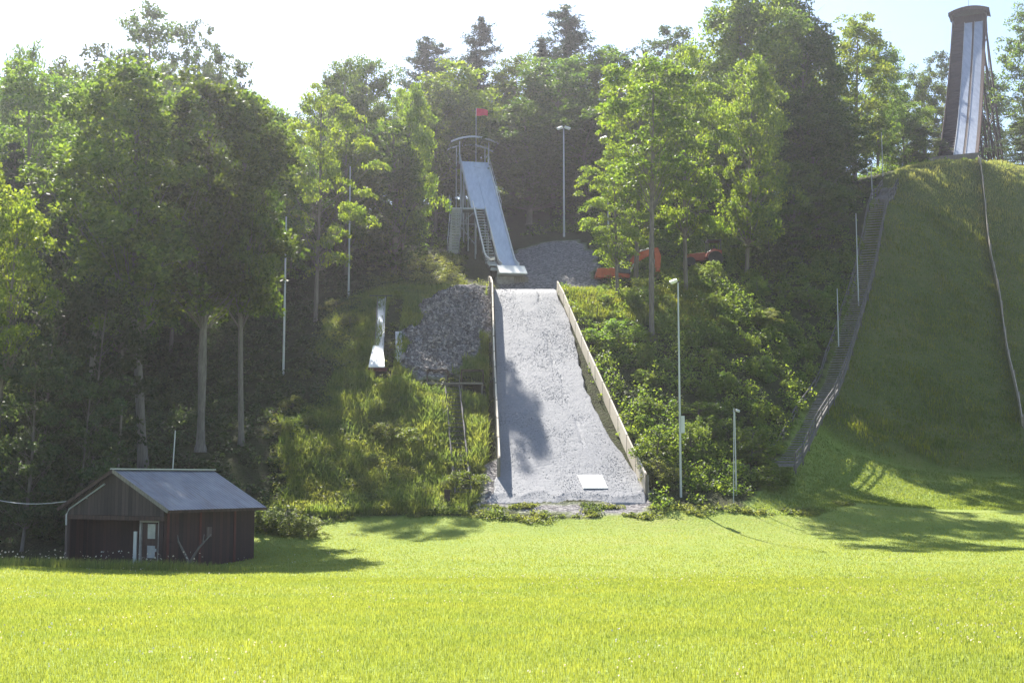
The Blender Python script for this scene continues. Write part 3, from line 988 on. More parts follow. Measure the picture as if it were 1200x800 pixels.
def field_grass():
    r = np.random.default_rng(41)
    n = 620000
    t = r.random(n)
    y = 7.0 * (78 / 7.0) ** t
    half = y * .44 + 2.5
    x = (r.random(n) * 2 - 1) * half
    g, w, h = ground_masks(x, y)
    ok = (w < .5) & (g < .5) & (y < foot(x) + .2)
    ok &= ~((x < -13.0) & (x > -23) & (y > 52.5) & (y < 62))
    x, y = x[ok], y[ok]
    patch = vnoise(x, y, 3.5, 12) * .7 + vnoise(x, y, .9, 13) * .5
    hh = (.035 + .05 * r.random(len(x))) * (.75 + .45 * patch) * np.where(y > 60, .9, 1)
    ww = .0036 * np.maximum(y / 7, 1) * (.7 + .6 * r.random(len(x)))
    V, a, b = blades(x, y, hh, ww, r)
    o = link('grass', blade_mesh('grass', V, a, b, M['blade']))
    tag(o, 'short sunlit yellow green grass of the mown field', 'grass', kind='stuff')
    # clover heads
    n = 5200
    t = r.random(n); y = 8 * (60 / 8.) ** t; x = (r.random(n) * 2 - 1) * (y * .44 + 2)
    k = (vnoise(x, y, 2.6, 17) * .6 + vnoise(x, y, .8, 18) * .4 > .56) & (y < foot(x) - 2)
    x, y = x[k], y[k]
    C = np.c_[x, y, TZ(x, y) + .10 + .05 * r.random(len(x))]
    V, F = leaf_quads(C, 1, 1, .2, r)
    s = np.repeat(.012 + .0006 * y, 4)[:, None]
    V = (V - np.repeat(C, 4, 0)) * s + np.repeat(C, 4, 0)
    V = np.concatenate([V, V + np.array([0, 0, .006])]); F = np.concatenate([F, F[:, ::-1] + len(C) * 4])
    o = link('clover_blossom', np_mesh('clover', V, F, [M['clover']]))
    tag(o, 'tiny white clover heads scattered in patches over the field', 'clover', kind='stuff')
    # tall seeding grass along the field edge in front of the shed
    n = 15000
    x = -30 + 22 * r.random(n)
    y = 50.6 + r.normal(size=n) * .8 + (x + 20) * -.06
    k = (y < 53.0) & (y > 49) & (r.random(n) < np.clip((-9 - x) / 6, 0, 1))
    x, y = x[k], y[k]
    hh = (.2 + .35 * r.random(len(x))) * np.clip((-8 - x) / 5, .3, 1)
    V, a, b = blades(x, y, hh, np.full(len(x), .02), r, .5)
    o = link('tall_grass', blade_mesh('tall_grass', V, a, b, M['weed']))
    tag(o, 'tall seeding grass along the field edge in front of the shed', 'grass', kind='stuff')
    n = 220
    x = -30 + 18 * r.random(n); y = 50.6 + r.normal(size=n) * .6 + (x + 20) * -.06
    C = np.c_[x, y, TZ(x, y) + .4 + .35 * r.random(n)]
    V, F = leaf_quads(C, .07, .07, .2, r)
    o = link('daisy_blossom', np_mesh('daisy', V, F, [M['clover']]))
    tag(o, 'white daisy heads among the tall grass in front of the shed', 'wildflowers', kind='stuff')


M['clover'] = mat_leaf('clover_white', (.55, .52, .47), (.72, .70, .66), (1.2, 1.15, 1.0), .4, .05)
field_grass()


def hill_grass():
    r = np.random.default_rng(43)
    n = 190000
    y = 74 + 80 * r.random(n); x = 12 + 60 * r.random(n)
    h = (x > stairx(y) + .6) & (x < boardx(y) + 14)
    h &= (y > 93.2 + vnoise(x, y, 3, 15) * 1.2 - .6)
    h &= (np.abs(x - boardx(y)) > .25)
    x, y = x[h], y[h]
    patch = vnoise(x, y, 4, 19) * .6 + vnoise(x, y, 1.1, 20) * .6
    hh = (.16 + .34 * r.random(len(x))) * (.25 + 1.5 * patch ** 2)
    dry = y + (vnoise(x, y, 3, 83) - .5) * 9 + 3 * r.random(len(x)) > 139.5  # dry crest blades; their paler colour also stands in for sunlight
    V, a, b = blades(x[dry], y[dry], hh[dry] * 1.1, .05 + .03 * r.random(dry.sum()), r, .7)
    o = link('sunlit_dry_grass', blade_mesh('sunlit_dry_grass', V, a, b, M['blade_dry_sunlit']))
    tag(o, 'dry grass on the crest of the steep grass hill, coloured paler for sunlight', 'grass', kind='stuff')
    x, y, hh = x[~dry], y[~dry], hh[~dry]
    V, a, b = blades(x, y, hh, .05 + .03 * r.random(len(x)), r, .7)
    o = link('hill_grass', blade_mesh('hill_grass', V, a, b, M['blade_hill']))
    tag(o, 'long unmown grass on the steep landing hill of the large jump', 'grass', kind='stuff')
    n = 70000
    y = 74 + 20 * r.random(n); x = 14 + 40 * r.random(n)
    h = (x > stairx(y) + .2) & (y < 93.4) & (y > foot(x))
    x, y = x[h], y[h]
    V, a, b = blades(x, y, .07 + .06 * r.random(len(x)), .05 + .03 * r.random(len(x)), r, .6)
    o = link('outrun_grass', blade_mesh('outrun_grass', V, a, b, M['blade']))
    tag(o, 'short mown grass at the foot of the large hill', 'grass', kind='stuff')
    # tall weedy grass on the slope left of the ramp and around the metal slides
    n = 150000
    x = -16 + 15.5 * r.random(n); y = 70.5 + 36 * r.random(n)
    k = brush(x, y) & (x > -15.5 + vnoise(x, y, 4, 5) * 4) & (y > foot(x) + .2) & ~((x > -6.9) & (x < -1.8) & (y > 86.8) & (y < 89.3))
    k &= ~((np.abs(x + 8.9 + (y - 88) * .02) < .6) & (y > 87) & (y < 102))
    x, y = x[k], y[k]
    pt = vnoise(x, y, 1.5, 81)
    V, a, b = blades(x, y, (.25 + .65 * r.random(len(x))) * (.4 + .8 * pt), .035 + .04 * r.random(len(x)), r, .8)
    o = link('slope_grass', blade_mesh('slope_grass', V, a, b, M['blade_slope']))
    tag(o, 'tall pale weedy grass on the slope left of the landing ramp', 'grass', kind='stuff')
    # tall grass on the bench in front of the excavator
    n = 26000
    x = 3.5 + 14 * r.random(n); y = 99 + 8 * r.random(n)
    k = ~inpoly(x, y, YARD) & (x > np.interp(y, [75, 104], [8.2, 4.1]))
    x, y = x[k], y[k]
    V, a, b = blades(x, y, .3 + .4 * r.random(len(x)), np.full(len(x), .06), r, .6)
    o = link('bench_grass', blade_mesh('bench_grass', V, a, b, M['blade_hill']))
    tag(o, 'tall grass on the bench in front of the excavator', 'grass', kind='stuff')


hill_grass()


def stones():
    r = np.random.default_rng(47)
    n = 9000
    x = -9 + 9 * r.random(n); y = 86 + 19 * r.random(n)
    k = inpoly(x, y, GRAVEL)
    x, y = x[k], y[k]
    n = len(x)
    z = TZ(x, y) + .02
    C = np.c_[x, y, z]
    oct_ = np.array([[1, 0, 0], [-1, 0, 0], [0, 1, 0], [0, -1, 0], [0, 0, 1], [0, 0, -1.]])
    V = oct_[None] * (.06 + .17 * r.random((n, 6, 1)) ** 2) + r.normal(size=(n, 6, 3)) * .035
    V = (V + C[:, None]).reshape(-1, 3)
    f = np.array([[0, 2, 4], [2, 1, 4], [1, 3, 4], [3, 0, 4], [2, 0, 5], [1, 2, 5], [3, 1, 5], [0, 3, 5]])
    F = (np.arange(n)[:, None, None] * 6 + f[None]).reshape(-1, 3)
    o = link('gravel', np_mesh('gravel', V, F, [M['stone']]))
    tag(o, 'dark grey crushed stone covering the bank left of the ramp top', 'gravel', kind='stuff')


def ramp_stones():
    r = np.random.default_rng(48)
    n = 20000
    y = 74.3 + 31 * r.random(n); t = r.random(n)
    x = XL(y) + .1 + (XR(y) - XL(y) - .2) * t
    k = vnoise(x, y, 1.2, 65) + .5 * r.random(n) > .55
    x, y = x[k], y[k]; n = len(x)
    C = np.c_[x, y, ZP(y) + .0]
    oct_ = np.array([[1, 0, 0], [-1, 0, 0], [0, 1, 0], [0, -1, 0], [0, 0, 1], [0, 0, -1.]])
    V = oct_[None] * (.008 + .026 * r.random((n, 6, 1)) ** 1.8) + r.normal(size=(n, 6, 3)) * .005
    V = (V * np.array([1.3, 1, .8]) + C[:, None]).reshape(-1, 3)
    f = np.array([[0, 2, 4], [2, 1, 4], [1, 3, 4], [3, 0, 4], [2, 0, 5], [1, 2, 5], [3, 1, 5], [0, 3, 5]])
    F = (np.arange(n)[:, None, None] * 6 + f[None]).reshape(-1, 3)
    o = link('gravel', np_mesh('ramp_gravel', V, F, [M['chip']]))
    tag(o, 'loose pale grey gravel lying over the landing ramp', 'gravel', kind='stuff')


m_, nt_, out_ = newmat('pale_chip')
g_ = N(nt_, 'ShaderNodeNewGeometry')
cr_ = ramp(nt_, g_.outputs['Random Per Island'], [(0, (.15, .15, .16)), (.5, (.24, .242, .26)), (1, (.36, .36, .38))])
b_ = N(nt_, 'ShaderNodeBsdfPrincipled', Roughness=.85); L(nt_, cr_.outputs[0], b_.inputs['Base Color']); L(nt_, b_.outputs[0], out_.inputs[0])
M['chip'] = m_
ramp_stones()
m_, nt_, out_ = newmat('crushed_stone')
g_ = N(nt_, 'ShaderNodeNewGeometry')
cr_ = ramp(nt_, g_.outputs['Random Per Island'], [(0, (.07, .065, .068)), (.55, (.18, .165, .165)), (1, (.42, .38, .36))])
b_ = N(nt_, 'ShaderNodeBsdfPrincipled', Roughness=.85); L(nt_, cr_.outputs[0], b_.inputs['Base Color']); L(nt_, b_.outputs[0], out_.inputs[0])
M['stone'] = m_
stones()

# ------------------------------------------------------------------ landing ramp
def mat_ramp():
    m, nt, out = newmat('landing_chips')
    tc = N(nt, 'ShaderNodeTexCoord')
    mp = N(nt, 'ShaderNodeMapping'); mp.inputs['Scale'].default_value = (.55, 1.8, 1.8)
    L(nt, tc.outputs['Object'], mp.inputs[0])
    a = N(nt, 'ShaderNodeTexNoise', Scale=3.6, Detail=9.0, Roughness=.78); L(nt, mp.outputs[0], a.inputs['Vector'])
    v = N(nt, 'ShaderNodeTexNoise', Scale=22.0, Detail=6.0, Roughness=.75); L(nt, mp.outputs[0], v.inputs['Vector'])
    mx = N(nt, 'ShaderNodeMix', data_type='FLOAT'); mx.inputs[0].default_value = .6
    L(nt, a.outputs['Fac'], mx.inputs[2]); L(nt, v.outputs['Fac'], mx.inputs[3])
    cr = ramp(nt, mx.outputs[0], [(.30, (.11, .11, .118)), (.44, (.22, .222, .242)), (.70, (.31, .312, .335))])
    b = N(nt, 'ShaderNodeBsdfPrincipled', Roughness=.75); b.inputs['Specular IOR Level'].default_value = .35
    L(nt, cr.outputs[0], b.inputs['Base Color'])
    bp = N(nt, 'ShaderNodeBump', Strength=.75, Distance=.045); L(nt, mx.outputs[0], bp.inputs['Height']); L(nt, bp.outputs[0], b.inputs['Normal'])
    L(nt, b.outputs[0], out.inputs[0])
    return m


M['ramp'] = mat_ramp()


def landing():
    ys = np.linspace(74.0, 106.0, 330)
    ts = np.linspace(0, 1, 110)
    Y, Tt = np.meshgrid(ys, ts, indexing='ij')
    ed = (vnoise(Y, Y * 0, .8, 51) - .5) * .25
    X = (XL(Y) + ed * (Y < 80)) * (1 - Tt) + (XR(Y) + ed) * Tt
    Z = ZP(Y) + (vnoise(X, Y, 1.7, 52) - .5) * .03 + (vnoise(X, Y * 1.5, .5, 53) - .5) * .012 + (rng.random(X.shape) - .5) * .03 * (.4 + vnoise(X, Y, 3, 57))
    # rut worn down the middle
    cx = 1.9 + (104 - Y) * .105 + (vnoise(Y, Y * 0, 2.0, 55) - .5) * .5
    Z -= .035 * np.exp(-((X - cx) / .10) ** 2) * (Y > 78) * np.clip(vnoise(X, Y, 1.4, 58) * 2.2 - .5, 0, 1)
    Z -= .2 * np.clip(1 - (Y - 74) / (.5 + .9 * vnoise(X, X * 0, .7, 59)), 0, 1)
    n, k = X.shape
    skirt = .35
    # drop the outermost rim into the ground so that the sheet has an edge
    Z[:, 0] -= skirt; Z[:, -1] -= skirt; Z[0, :] -= .1; Z[-1, :] -= skirt
    idx = np.arange(n * k).reshape(n, k)
    F = np.stack([idx[:-1, :-1], idx[:-1, 1:], idx[1:, 1:], idx[1:, :-1]], -1).reshape(-1, 4)
    o = link('landing_ramp', np_mesh('landing_ramp', np.c_[X.ravel(), Y.ravel(), Z.ravel()], F, [M['ramp']], smooth=True))
    tag(o, 'pale grey landing ramp of the small ski jump with a worn rut down its middle', 'ski jump ramp')


landing()


def side_wall(name, pts, h0, h1, label, mat, th=.07, posts_out=1):
    """board wall following ground points; pts are base points (x, y, z)"""
    root = empty(name, pts[0])
    mb = MB()
    n = len(pts)
    for i in range(n - 1):
        a, b = Vector(pts[i]), Vector(pts[i + 1])
        ha = h0 + (h1 - h0) * i / (n - 1); hb = h0 + (h1 - h0) * (i + 1) / (n - 1)
        d = (b - a); s = Vector((d.y, -d.x, 0)).normalized() * th
        g = (b - a) * .0015
        mb.add([a + g, b - g, b - g + Vector((0, 0, hb)), a + g + Vector((0, 0, ha)), a + s + g, b + s - g, b + s - g + Vector((0, 0, hb)), a + s + g + Vector((0, 0, ha))],
               [(0, 1, 2, 3), (7, 6, 5, 4), (0, 4, 5, 1), (1, 5, 6, 2), (2, 6, 7, 3), (3, 7, 4, 0)])
    mb.build('board', mat, root)
    for i in range(n):
        a = Vector(pts[i]); d = Vector(pts[min(i + 1, n - 1)]) - Vector(pts[max(i - 1, 0)])
        s = Vector((d.y, -d.x, 0)).normalized()
        h = h0 + (h1 - h0) * i / (n - 1)
        o = MB().box(a + s * (th + .05 if posts_out > 0 else -.05) + Vector((0, 0, h * .5 - .1)), (.09, .09, h + .1)).build('post', M['grey_wood'], root)
    tag(root, label, 'side wall')
    return root


# right wall: base follows measured line, from ramp foot to knoll
rb = []
for t in np.linspace(0, 1, 12):
    y = 75 + 29.6 * t
    x = np.interp(y, [75, 87.5, 104.6], [7.78, 6.1, 3.7])
    rb.append((x, y, float(ZP(y)) - .12))
side_wall('side_wall', rb, 1.25, .9, 'long pale plywood side wall along the right edge of the landing ramp', M['pale_planks'], .10, 1)
lb_ = []
for t in np.linspace(0, 1, 13):
    y = 77.0 + 31.5 * t
    x = np.interp(y, [77, 92, 104, 108.5], [-.80, -1.35, -1.68, -2.02])
    lb_.append((x, y, float(ZP(y)) - .12))
side_wall('side_wall', lb_, 1.3, 1.15, 'long pale wooden side wall along the left edge of the landing ramp, seen edge on', M['pale_planks'], .10, -1)
# low gravel spill left of the left wall is part of the toe; white board on the ramp
c = P(690, 577, 75.6)
yb = 76.0
mb = MB()
for (x0, x1) in ((4.1, 5.5),):
    q = []
    for y in (75.55, 77.15):
        sh = .12 if y < 76 else -.12
        q.append(Vector((x0 + sh - .05, y, float(ZP(y)) + .07))); q.append(Vector((x1 + sh, y, float(ZP(y)) + .07)))
    mb.add([q[0], q[1], q[3], q[2]] + [p + Vector((0, 0, -.03)) for p in (q[0], q[1], q[3], q[2])],
           [(0, 1, 2, 3), (7, 6, 5, 4), (0, 4, 5, 1), (1, 5, 6, 2), (2, 6, 7, 3), (3, 7, 4, 0)])
tag(mb.build('white_board', M['white_paint']), 'flat white square board lying near the bottom of the landing ramp', 'board')

# ------------------------------------------------------------------ small inrun
def small_inrun():
    B = P(598, 318, 110.0); B.z = P(598, 312, 110).z
    Tp = P(565, 190, 129)
    d = Vector((Tp.x - B.x - .35, Tp.y - B.y, 0)); Ltot = d.length; d.normalize()
    s = Vector((d.y, -d.x, 0))          # to the viewer's right
    zt = Tp.z
    def prof(q):                        # height at plan distance q from the lip
        q = np.asarray(q, float)
        curve = np.where(q < 3.2, .11 * q + .055 * q * q, .11 * 3.2 + .055 * 3.2 ** 2 + (q - 3.2) * 0.0)
        z3 = .11 * 3.2 + .055 * 3.2 ** 2
        sl = (zt - B.z - z3) / (Ltot - 3.2)
        return B.z + np.where(q < 3.2, curve, z3 + (q - 3.2) * sl)
    def at(q, l, dz=0.0):
        p = Vector((B.x, B.y, 0)) + d * q + s * l
        p.z = float(prof(q)) + dz
        return p
    root = empty('small_inrun', (B.x, B.y, T(B.x, B.y)))
    qs = np.linspace(0, Ltot, 34)
    qd = 11.2                                        # lower edge of the wide start field
    w = .92
    wl = .50
    up = [q for q in qs if q > qd]
    MB().strip([at(q, -wl) for q in qs], [at(q, w) for q in qs], .12).build('track', M['track'], root, smooth=False)
    # wide start field left of the track
    ws = [qd] + up
    MB().strip([at(q, -wl - 1.35, .01) for q in ws], [at(q, -wl - .02, .01) for q in ws], .12).build('start_field', M['track'], root)
    # bright lip
    mb = MB()
    mb.strip([at(q, -1.15, .02) for q in (-.25, .5, 1.0, 1.5)], [at(q, 1.15, .02) for q in (-.25, .5, 1.0, 1.5)], .1)
    mb.build('takeoff_sheet', M['bright_metal'], root)
    f0, f1 = at(-.28, -1.2, .05), at(-.28, 1.2, .05)
    dn = Vector((0, 0, .85)); fw = -d * 1.4
    mb = MB(); mb.extrude([f0, f0 - dn + fw, f0 - dn - Vector((0, 0, .08)) + fw, f0 - dn - Vector((0, 0, .08))], s * 2.4)
    mb.build('takeoff_apron', M['white_paint'], root)
    # side guards along the track
    for l in (-wl - .05, w + .05):
        qq = [q for q in qs if q > .8 and (l > 0 or q < qd + .3)]
        mb = MB(); mb.strip([at(q, l - .04, .34) for q in qq], [at(q, l + .04, .34) for q in qq], .42)
        mb.build('side_guard', M['white_paint'], root)
    qq = [q for q in qs if q >= qd]
    mb = MB(); mb.strip([at(q, -wl - 1.43, .34) for q in qq], [at(q, -wl - 1.36, .34) for q in qq], .42)
    mb.build('side_guard', M['galv'], root)
    # stairs beside the track, with their curved outer rail
    st = MB()
    for q in np.arange(-1.2, qd, .42):
        a = at(max(q, 0), -wl - .72 - .1 * max(0, 1 - q / 4)); a.z += .02 if q >= 0 else -.15 + q * .2
        st.box(a, (.82, .30, .05), Matrix.Rotation(math.atan2(s.y, s.x), 3, 'Z'))
    st.build('stair_tread', M['galv'], root)
    sb = MB()
    for l in (-wl - .26, -wl - 1.18):
        sb.strip([at(q, l - .03, -.02) for q in (0, 2, 4, 6, 8, qd)], [at(q, l + .03, -.02) for q in (0, 2, 4, 6, 8, qd)], .28)
    sb.build('stair_stringer', M['dark_steel'], root)
    rq = np.linspace(-2.2, qd, 15)
    rl = [at(max(q, 0), -wl - 1.25, (.75 if q > 1 else .75 - (1 - q) * .12)) for q in rq]
    for i, q in enumerate(rq):
        if q < 0: rl[i] = rl[i] + d * q
    MB().strip([p + s * -.05 for p in rl], [p + s * .05 for p in rl], .2).build('stair_rail', M['white_paint'], root)
    for i in range(3, 15, 2):
        MB().tube([rl[i], rl[i] - Vector((0, 0, .8))], .03, 6).build('rail_post', M['galv'], root)
    # concrete knuckle under the lip
    mb = MB()
    for q0, q1, l0, l1, dz0 in ((-.5, 2.6, -1.25, .25, -.95), (-.45, 2.6, .27, 1.5, -.95)):
        a = at(q0, l0); b = at(q0, l1)
        zb = T(B.x, B.y) - .6
        z1 = B.z + dz0
        pr = [Vector((a.x, a.y, zb)), Vector((b.x, b.y, zb)), Vector((b.x, b.y, z1)), Vector((a.x, a.y, z1))]
        mb.extrude(pr, d * (q1 - q0))
    mb.build('takeoff_base', M['concrete'], root)
    mb = MB()
    for l in np.linspace(.32, 1.45, 9):
        a = at(-.5, l); a.z = (T(B.x, B.y) - .3 + B.z - .98) / 2
        mb.box(a, (.1, .05, B.z - .98 - T(B.x, B.y) + .3))
    mb.build('base_slats', M['grey_wood'], root)
    # legs and bracing
    for q in (5.5, 9.5, 13.5, 17.0, Ltot):
        for l in (-wl - (1.35 if q > qd else 0), w):
            a = at(q, l, -.1); g = Vector((a.x, a.y, T(a.x, a.y) - .2))
            if a.z - g.z < .5: continue
            MB().tube([g, a], .07, 8).build('leg', M['galv'], root)
    mb = MB()
    for q0, q1 in ((9.5, 13.5), (13.5, 17.0), (17.0, Ltot)):
        for l in (-wl - (1.35 if q0 > qd else 0), w):
            a, b = at(q0, l, -.3), at(q1, l, -.3)
            g = Vector((b.x, b.y, T(b.x, b.y) + .3)); mb.tube([a, g], .035, 6)
            g = Vector((a.x, a.y, T(a.x, a.y) + .3)); mb.tube([b, g], .035, 6)
    mb.build('cross_brace', M['galv'], root)
    # start house: deck, posts, arched roof
    Dp = Ltot + 2.6
    def dk(q, l, dz=0):
        p = at(Ltot, l, dz); return p + d * (q - Ltot)
    l0, l1 = -wl - 1.55, w + .15
    lm = (l0 + l1) / 2
    mb = MB(); mb.strip([dk(Ltot + .02, l0), dk(Dp, l0)], [dk(Ltot + .02, l1), dk(Dp, l1)], .18); mb.build('start_deck', M['grey_wood'], root)
    mb = MB(); mb.strip([dk(Dp - .08, l0 + .1, .62), dk(Dp, l0 + .1, .62)], [dk(Dp - .08, l1 - .1, .62), dk(Dp, l1 - .1, .62)], .66)
    mb.build('back_wall', M['dark_wood'], root)
    for l in (l0 + .05, l1 - .05):
        for q in (Ltot - .1, Dp - .15):
            MB().tube([dk(q, l, -.3), dk(q, l, 2.05)], .055, 8).build('roof_post', M['galv'], root)
        mb = MB(); mb.tube([dk(Ltot - .1, l, .95), dk(Dp - .15, l, .95)], .03, 6); mb.build('hand_rail', M['galv'], root)
    for l in (l0 + .05, l1 - .05):
        g = dk(Dp - .15, l); gg = Vector((g.x, g.y, T(g.x, g.y) - .2)); MB().tube([gg, g], .07, 8).build('leg', M['galv'], root)
    hw = 2.45
    ang = np.linspace(-1, 1, 17)
    def arc(q, dz): return [dk(q, lm + a * hw, 2.58 - .62 * a * a + dz) for a in ang]
    q0, q1 = Ltot - .45, Dp + .3
    for q in (q0, q1):
        A = arc(q, .05); Bq = [p - Vector((0, 0, .17)) for p in A]
        mb = MB()
        for i in range(16):
            mb.extrude([A[i], A[i + 1], Bq[i + 1], Bq[i]], d * .12)
        mb.build('roof_arch', M['galv'], root)
    A, Bq = arc(q0 + .13, -.02), arc(q1 - .01, -.02)
    for i in (0, 5, 11, 16):
        MB().tube([A[i] - Vector((0, 0, .04)), Bq[i] - Vector((0, 0, .04))], .035, 6).build('roof_purlin', M['dark_steel'], root)
    # side rail of the start field
    mb = MB()
    qq = np.linspace(qd, Ltot, 6)
    mb.tube([at(q, -wl - 1.5, .95) for q in qq], .035, 6); mb.tube([at(q, -wl - 1.5, .55) for q in qq], .025, 6)
    for q in qq: mb.tube([at(q, -wl - 1.5, -.1), at(q, -wl - 1.5, .95)], .03, 6)
    mb.build('hand_rail', M['galv'], root)
    mb = MB()
    qq = np.linspace(qd, Ltot, 8)
    mb.tube([at(q, w + .12, .7) for q in qq], .025, 6)
    for q in qq: mb.tube([at(q, w + .12, -.1), at(q, w + .12, .7)], .02, 6)
    mb.build('hand_rail', M['galv'], root)
    tag(root, 'pale blue steel inrun of the small ski jump with arched start roof', 'ski jump inrun')
    # flag pole
    fb = dk(Ltot + .05, -.28, 0)
    ft = P(559.5, 127, 129.2)
    fp = empty('flagpole', fb)
    MB().tube([fb, Vector((fb.x, fb.y, ft.z))], [.035, .025], 8).build('pole', M['galv'], fp)
    fv, nn = [], 14
    a0 = Vector((fb.x + .03, fb.y, ft.z - .05))
    top, bot = [], []
    for i in range(nn):
        t = i / (nn - 1)
        x = 1.2 * t; yv = .16 * math.sin(t * 7) * t; dr = -.22 * t ** 1.5
        top.append(a0 + Vector((x, yv, dr))); bot.append(a0 + Vector((x * .97, yv + .06 * math.sin(t * 5), dr - .82 + .22 * t)))
    mb = MB()
    off = Vector((0, .012, 0))
    for i in range(nn - 1):
        mb.extrude([top[i], top[i + 1], bot[i + 1], bot[i]], off)
    mb.build('flag', M['flag'], fp)
    tag(fp, 'thin flagpole with a red flag above the arched start roof', 'flagpole')
    # stair tower left of the inrun
    a = at(qd, -wl - 1.4); lz = a.z - .02
    LL = P(527, 234, a.y + .3); RRr = P(558.5, 234, a.y + .1)
    tw = empty('stair_tower', (LL.x, a.y, T(LL.x, a.y)))
    x0, x1, y0, y1 = LL.x, RRr.x, a.y - .3, a.y + 1.4
    MB().box(((x0 + x1) / 2, (y0 + y1) / 2, lz - .08), (x1 - x0, y1 - y0, .14)).build('landing_deck', M['galv'], tw)
    ft_ = G(531, 288, 118.6)
    sx = P(535.5, 240, a.y).x
    nst = 17
    mb = MB()
    for i in range(nst):
        t = (i + .5) / nst
        z = ft_.z + (lz - ft_.z) * t; y = ft_.y + (y0 - ft_.y) * t; x = ft_.x + (sx - ft_.x) * t
        mb.box((x, y, z), (1.0, .26, .05))
        mb.box((x, y + .12, z - .08), (1.0, .02, .1))
    mb.build('stair_tread', M['galv'], tw)
    mb = MB()
    for k in (-.52, .52):
        mb.beam((ft_.x + k, ft_.y, ft_.z), (sx + k, y0, lz - .05), .05, .22)
    mb.build('stringer', M['dark_steel'], tw)
    mb = MB()
    for k in (-.55, .55):
        mb.tube([(ft_.x + k, ft_.y, ft_.z + .95), (sx + k, y0, lz + .95)], .028, 6)
        for t in (0, .33, .66, 1):
            bx = ft_.x + (sx - ft_.x) * t + k; by = ft_.y + (y0 - ft_.y) * t; bz = ft_.z + (lz - ft_.z) * t
            mb.tube([(bx, by, bz), (bx, by, bz + .95)], .022, 6)
    mb.tube([(x0, y0, lz + 1.0), (x0, y1, lz + 1.0)], .028, 6)
    for y in (y0, y1): mb.tube([(x0, y, lz), (x0, y, lz + 1.25)], .03, 6)
    mb.build('hand_rail', M['galv'], tw)
    for (px, py) in ((x1 - .1, y0 + .05), (x1 - .1, y1 - .05), (x0 + .1, y1 - .05), (x0 + .1, y0 + .05)):
        MB().tube([(px, py, T(px, py) - .2), (px, py, lz)], .07, 8).build('leg', M['galv'], tw)
    mb = MB()
    mb.tube([(x0 + .9, y0 + .05, lz - 1.6), (x1 - .1, y0 + .05, lz - 3.6)], .05, 6)
    mb.tube([(x0 + 1.1, y0 + .05, lz - 1.6), (x1 - .1, y0 + .05, lz - .3)], .035, 6)
    mb.tube([(x0 + .9, y0 + .05, lz - .1), (x0 + .9, y0 + .05, lz - 1.7)], .035, 6)
    mb.tube([(x0 + .9, y0 + .05, lz - 1.6), (x1 - .1, y0 + .05, lz - 1.6)], .035, 6)
    mb.build('cross_brace', M['galv'], tw)
    tag(tw, 'steel stair tower with landing standing against the left of the small inrun', 'stairs')


small_inrun()

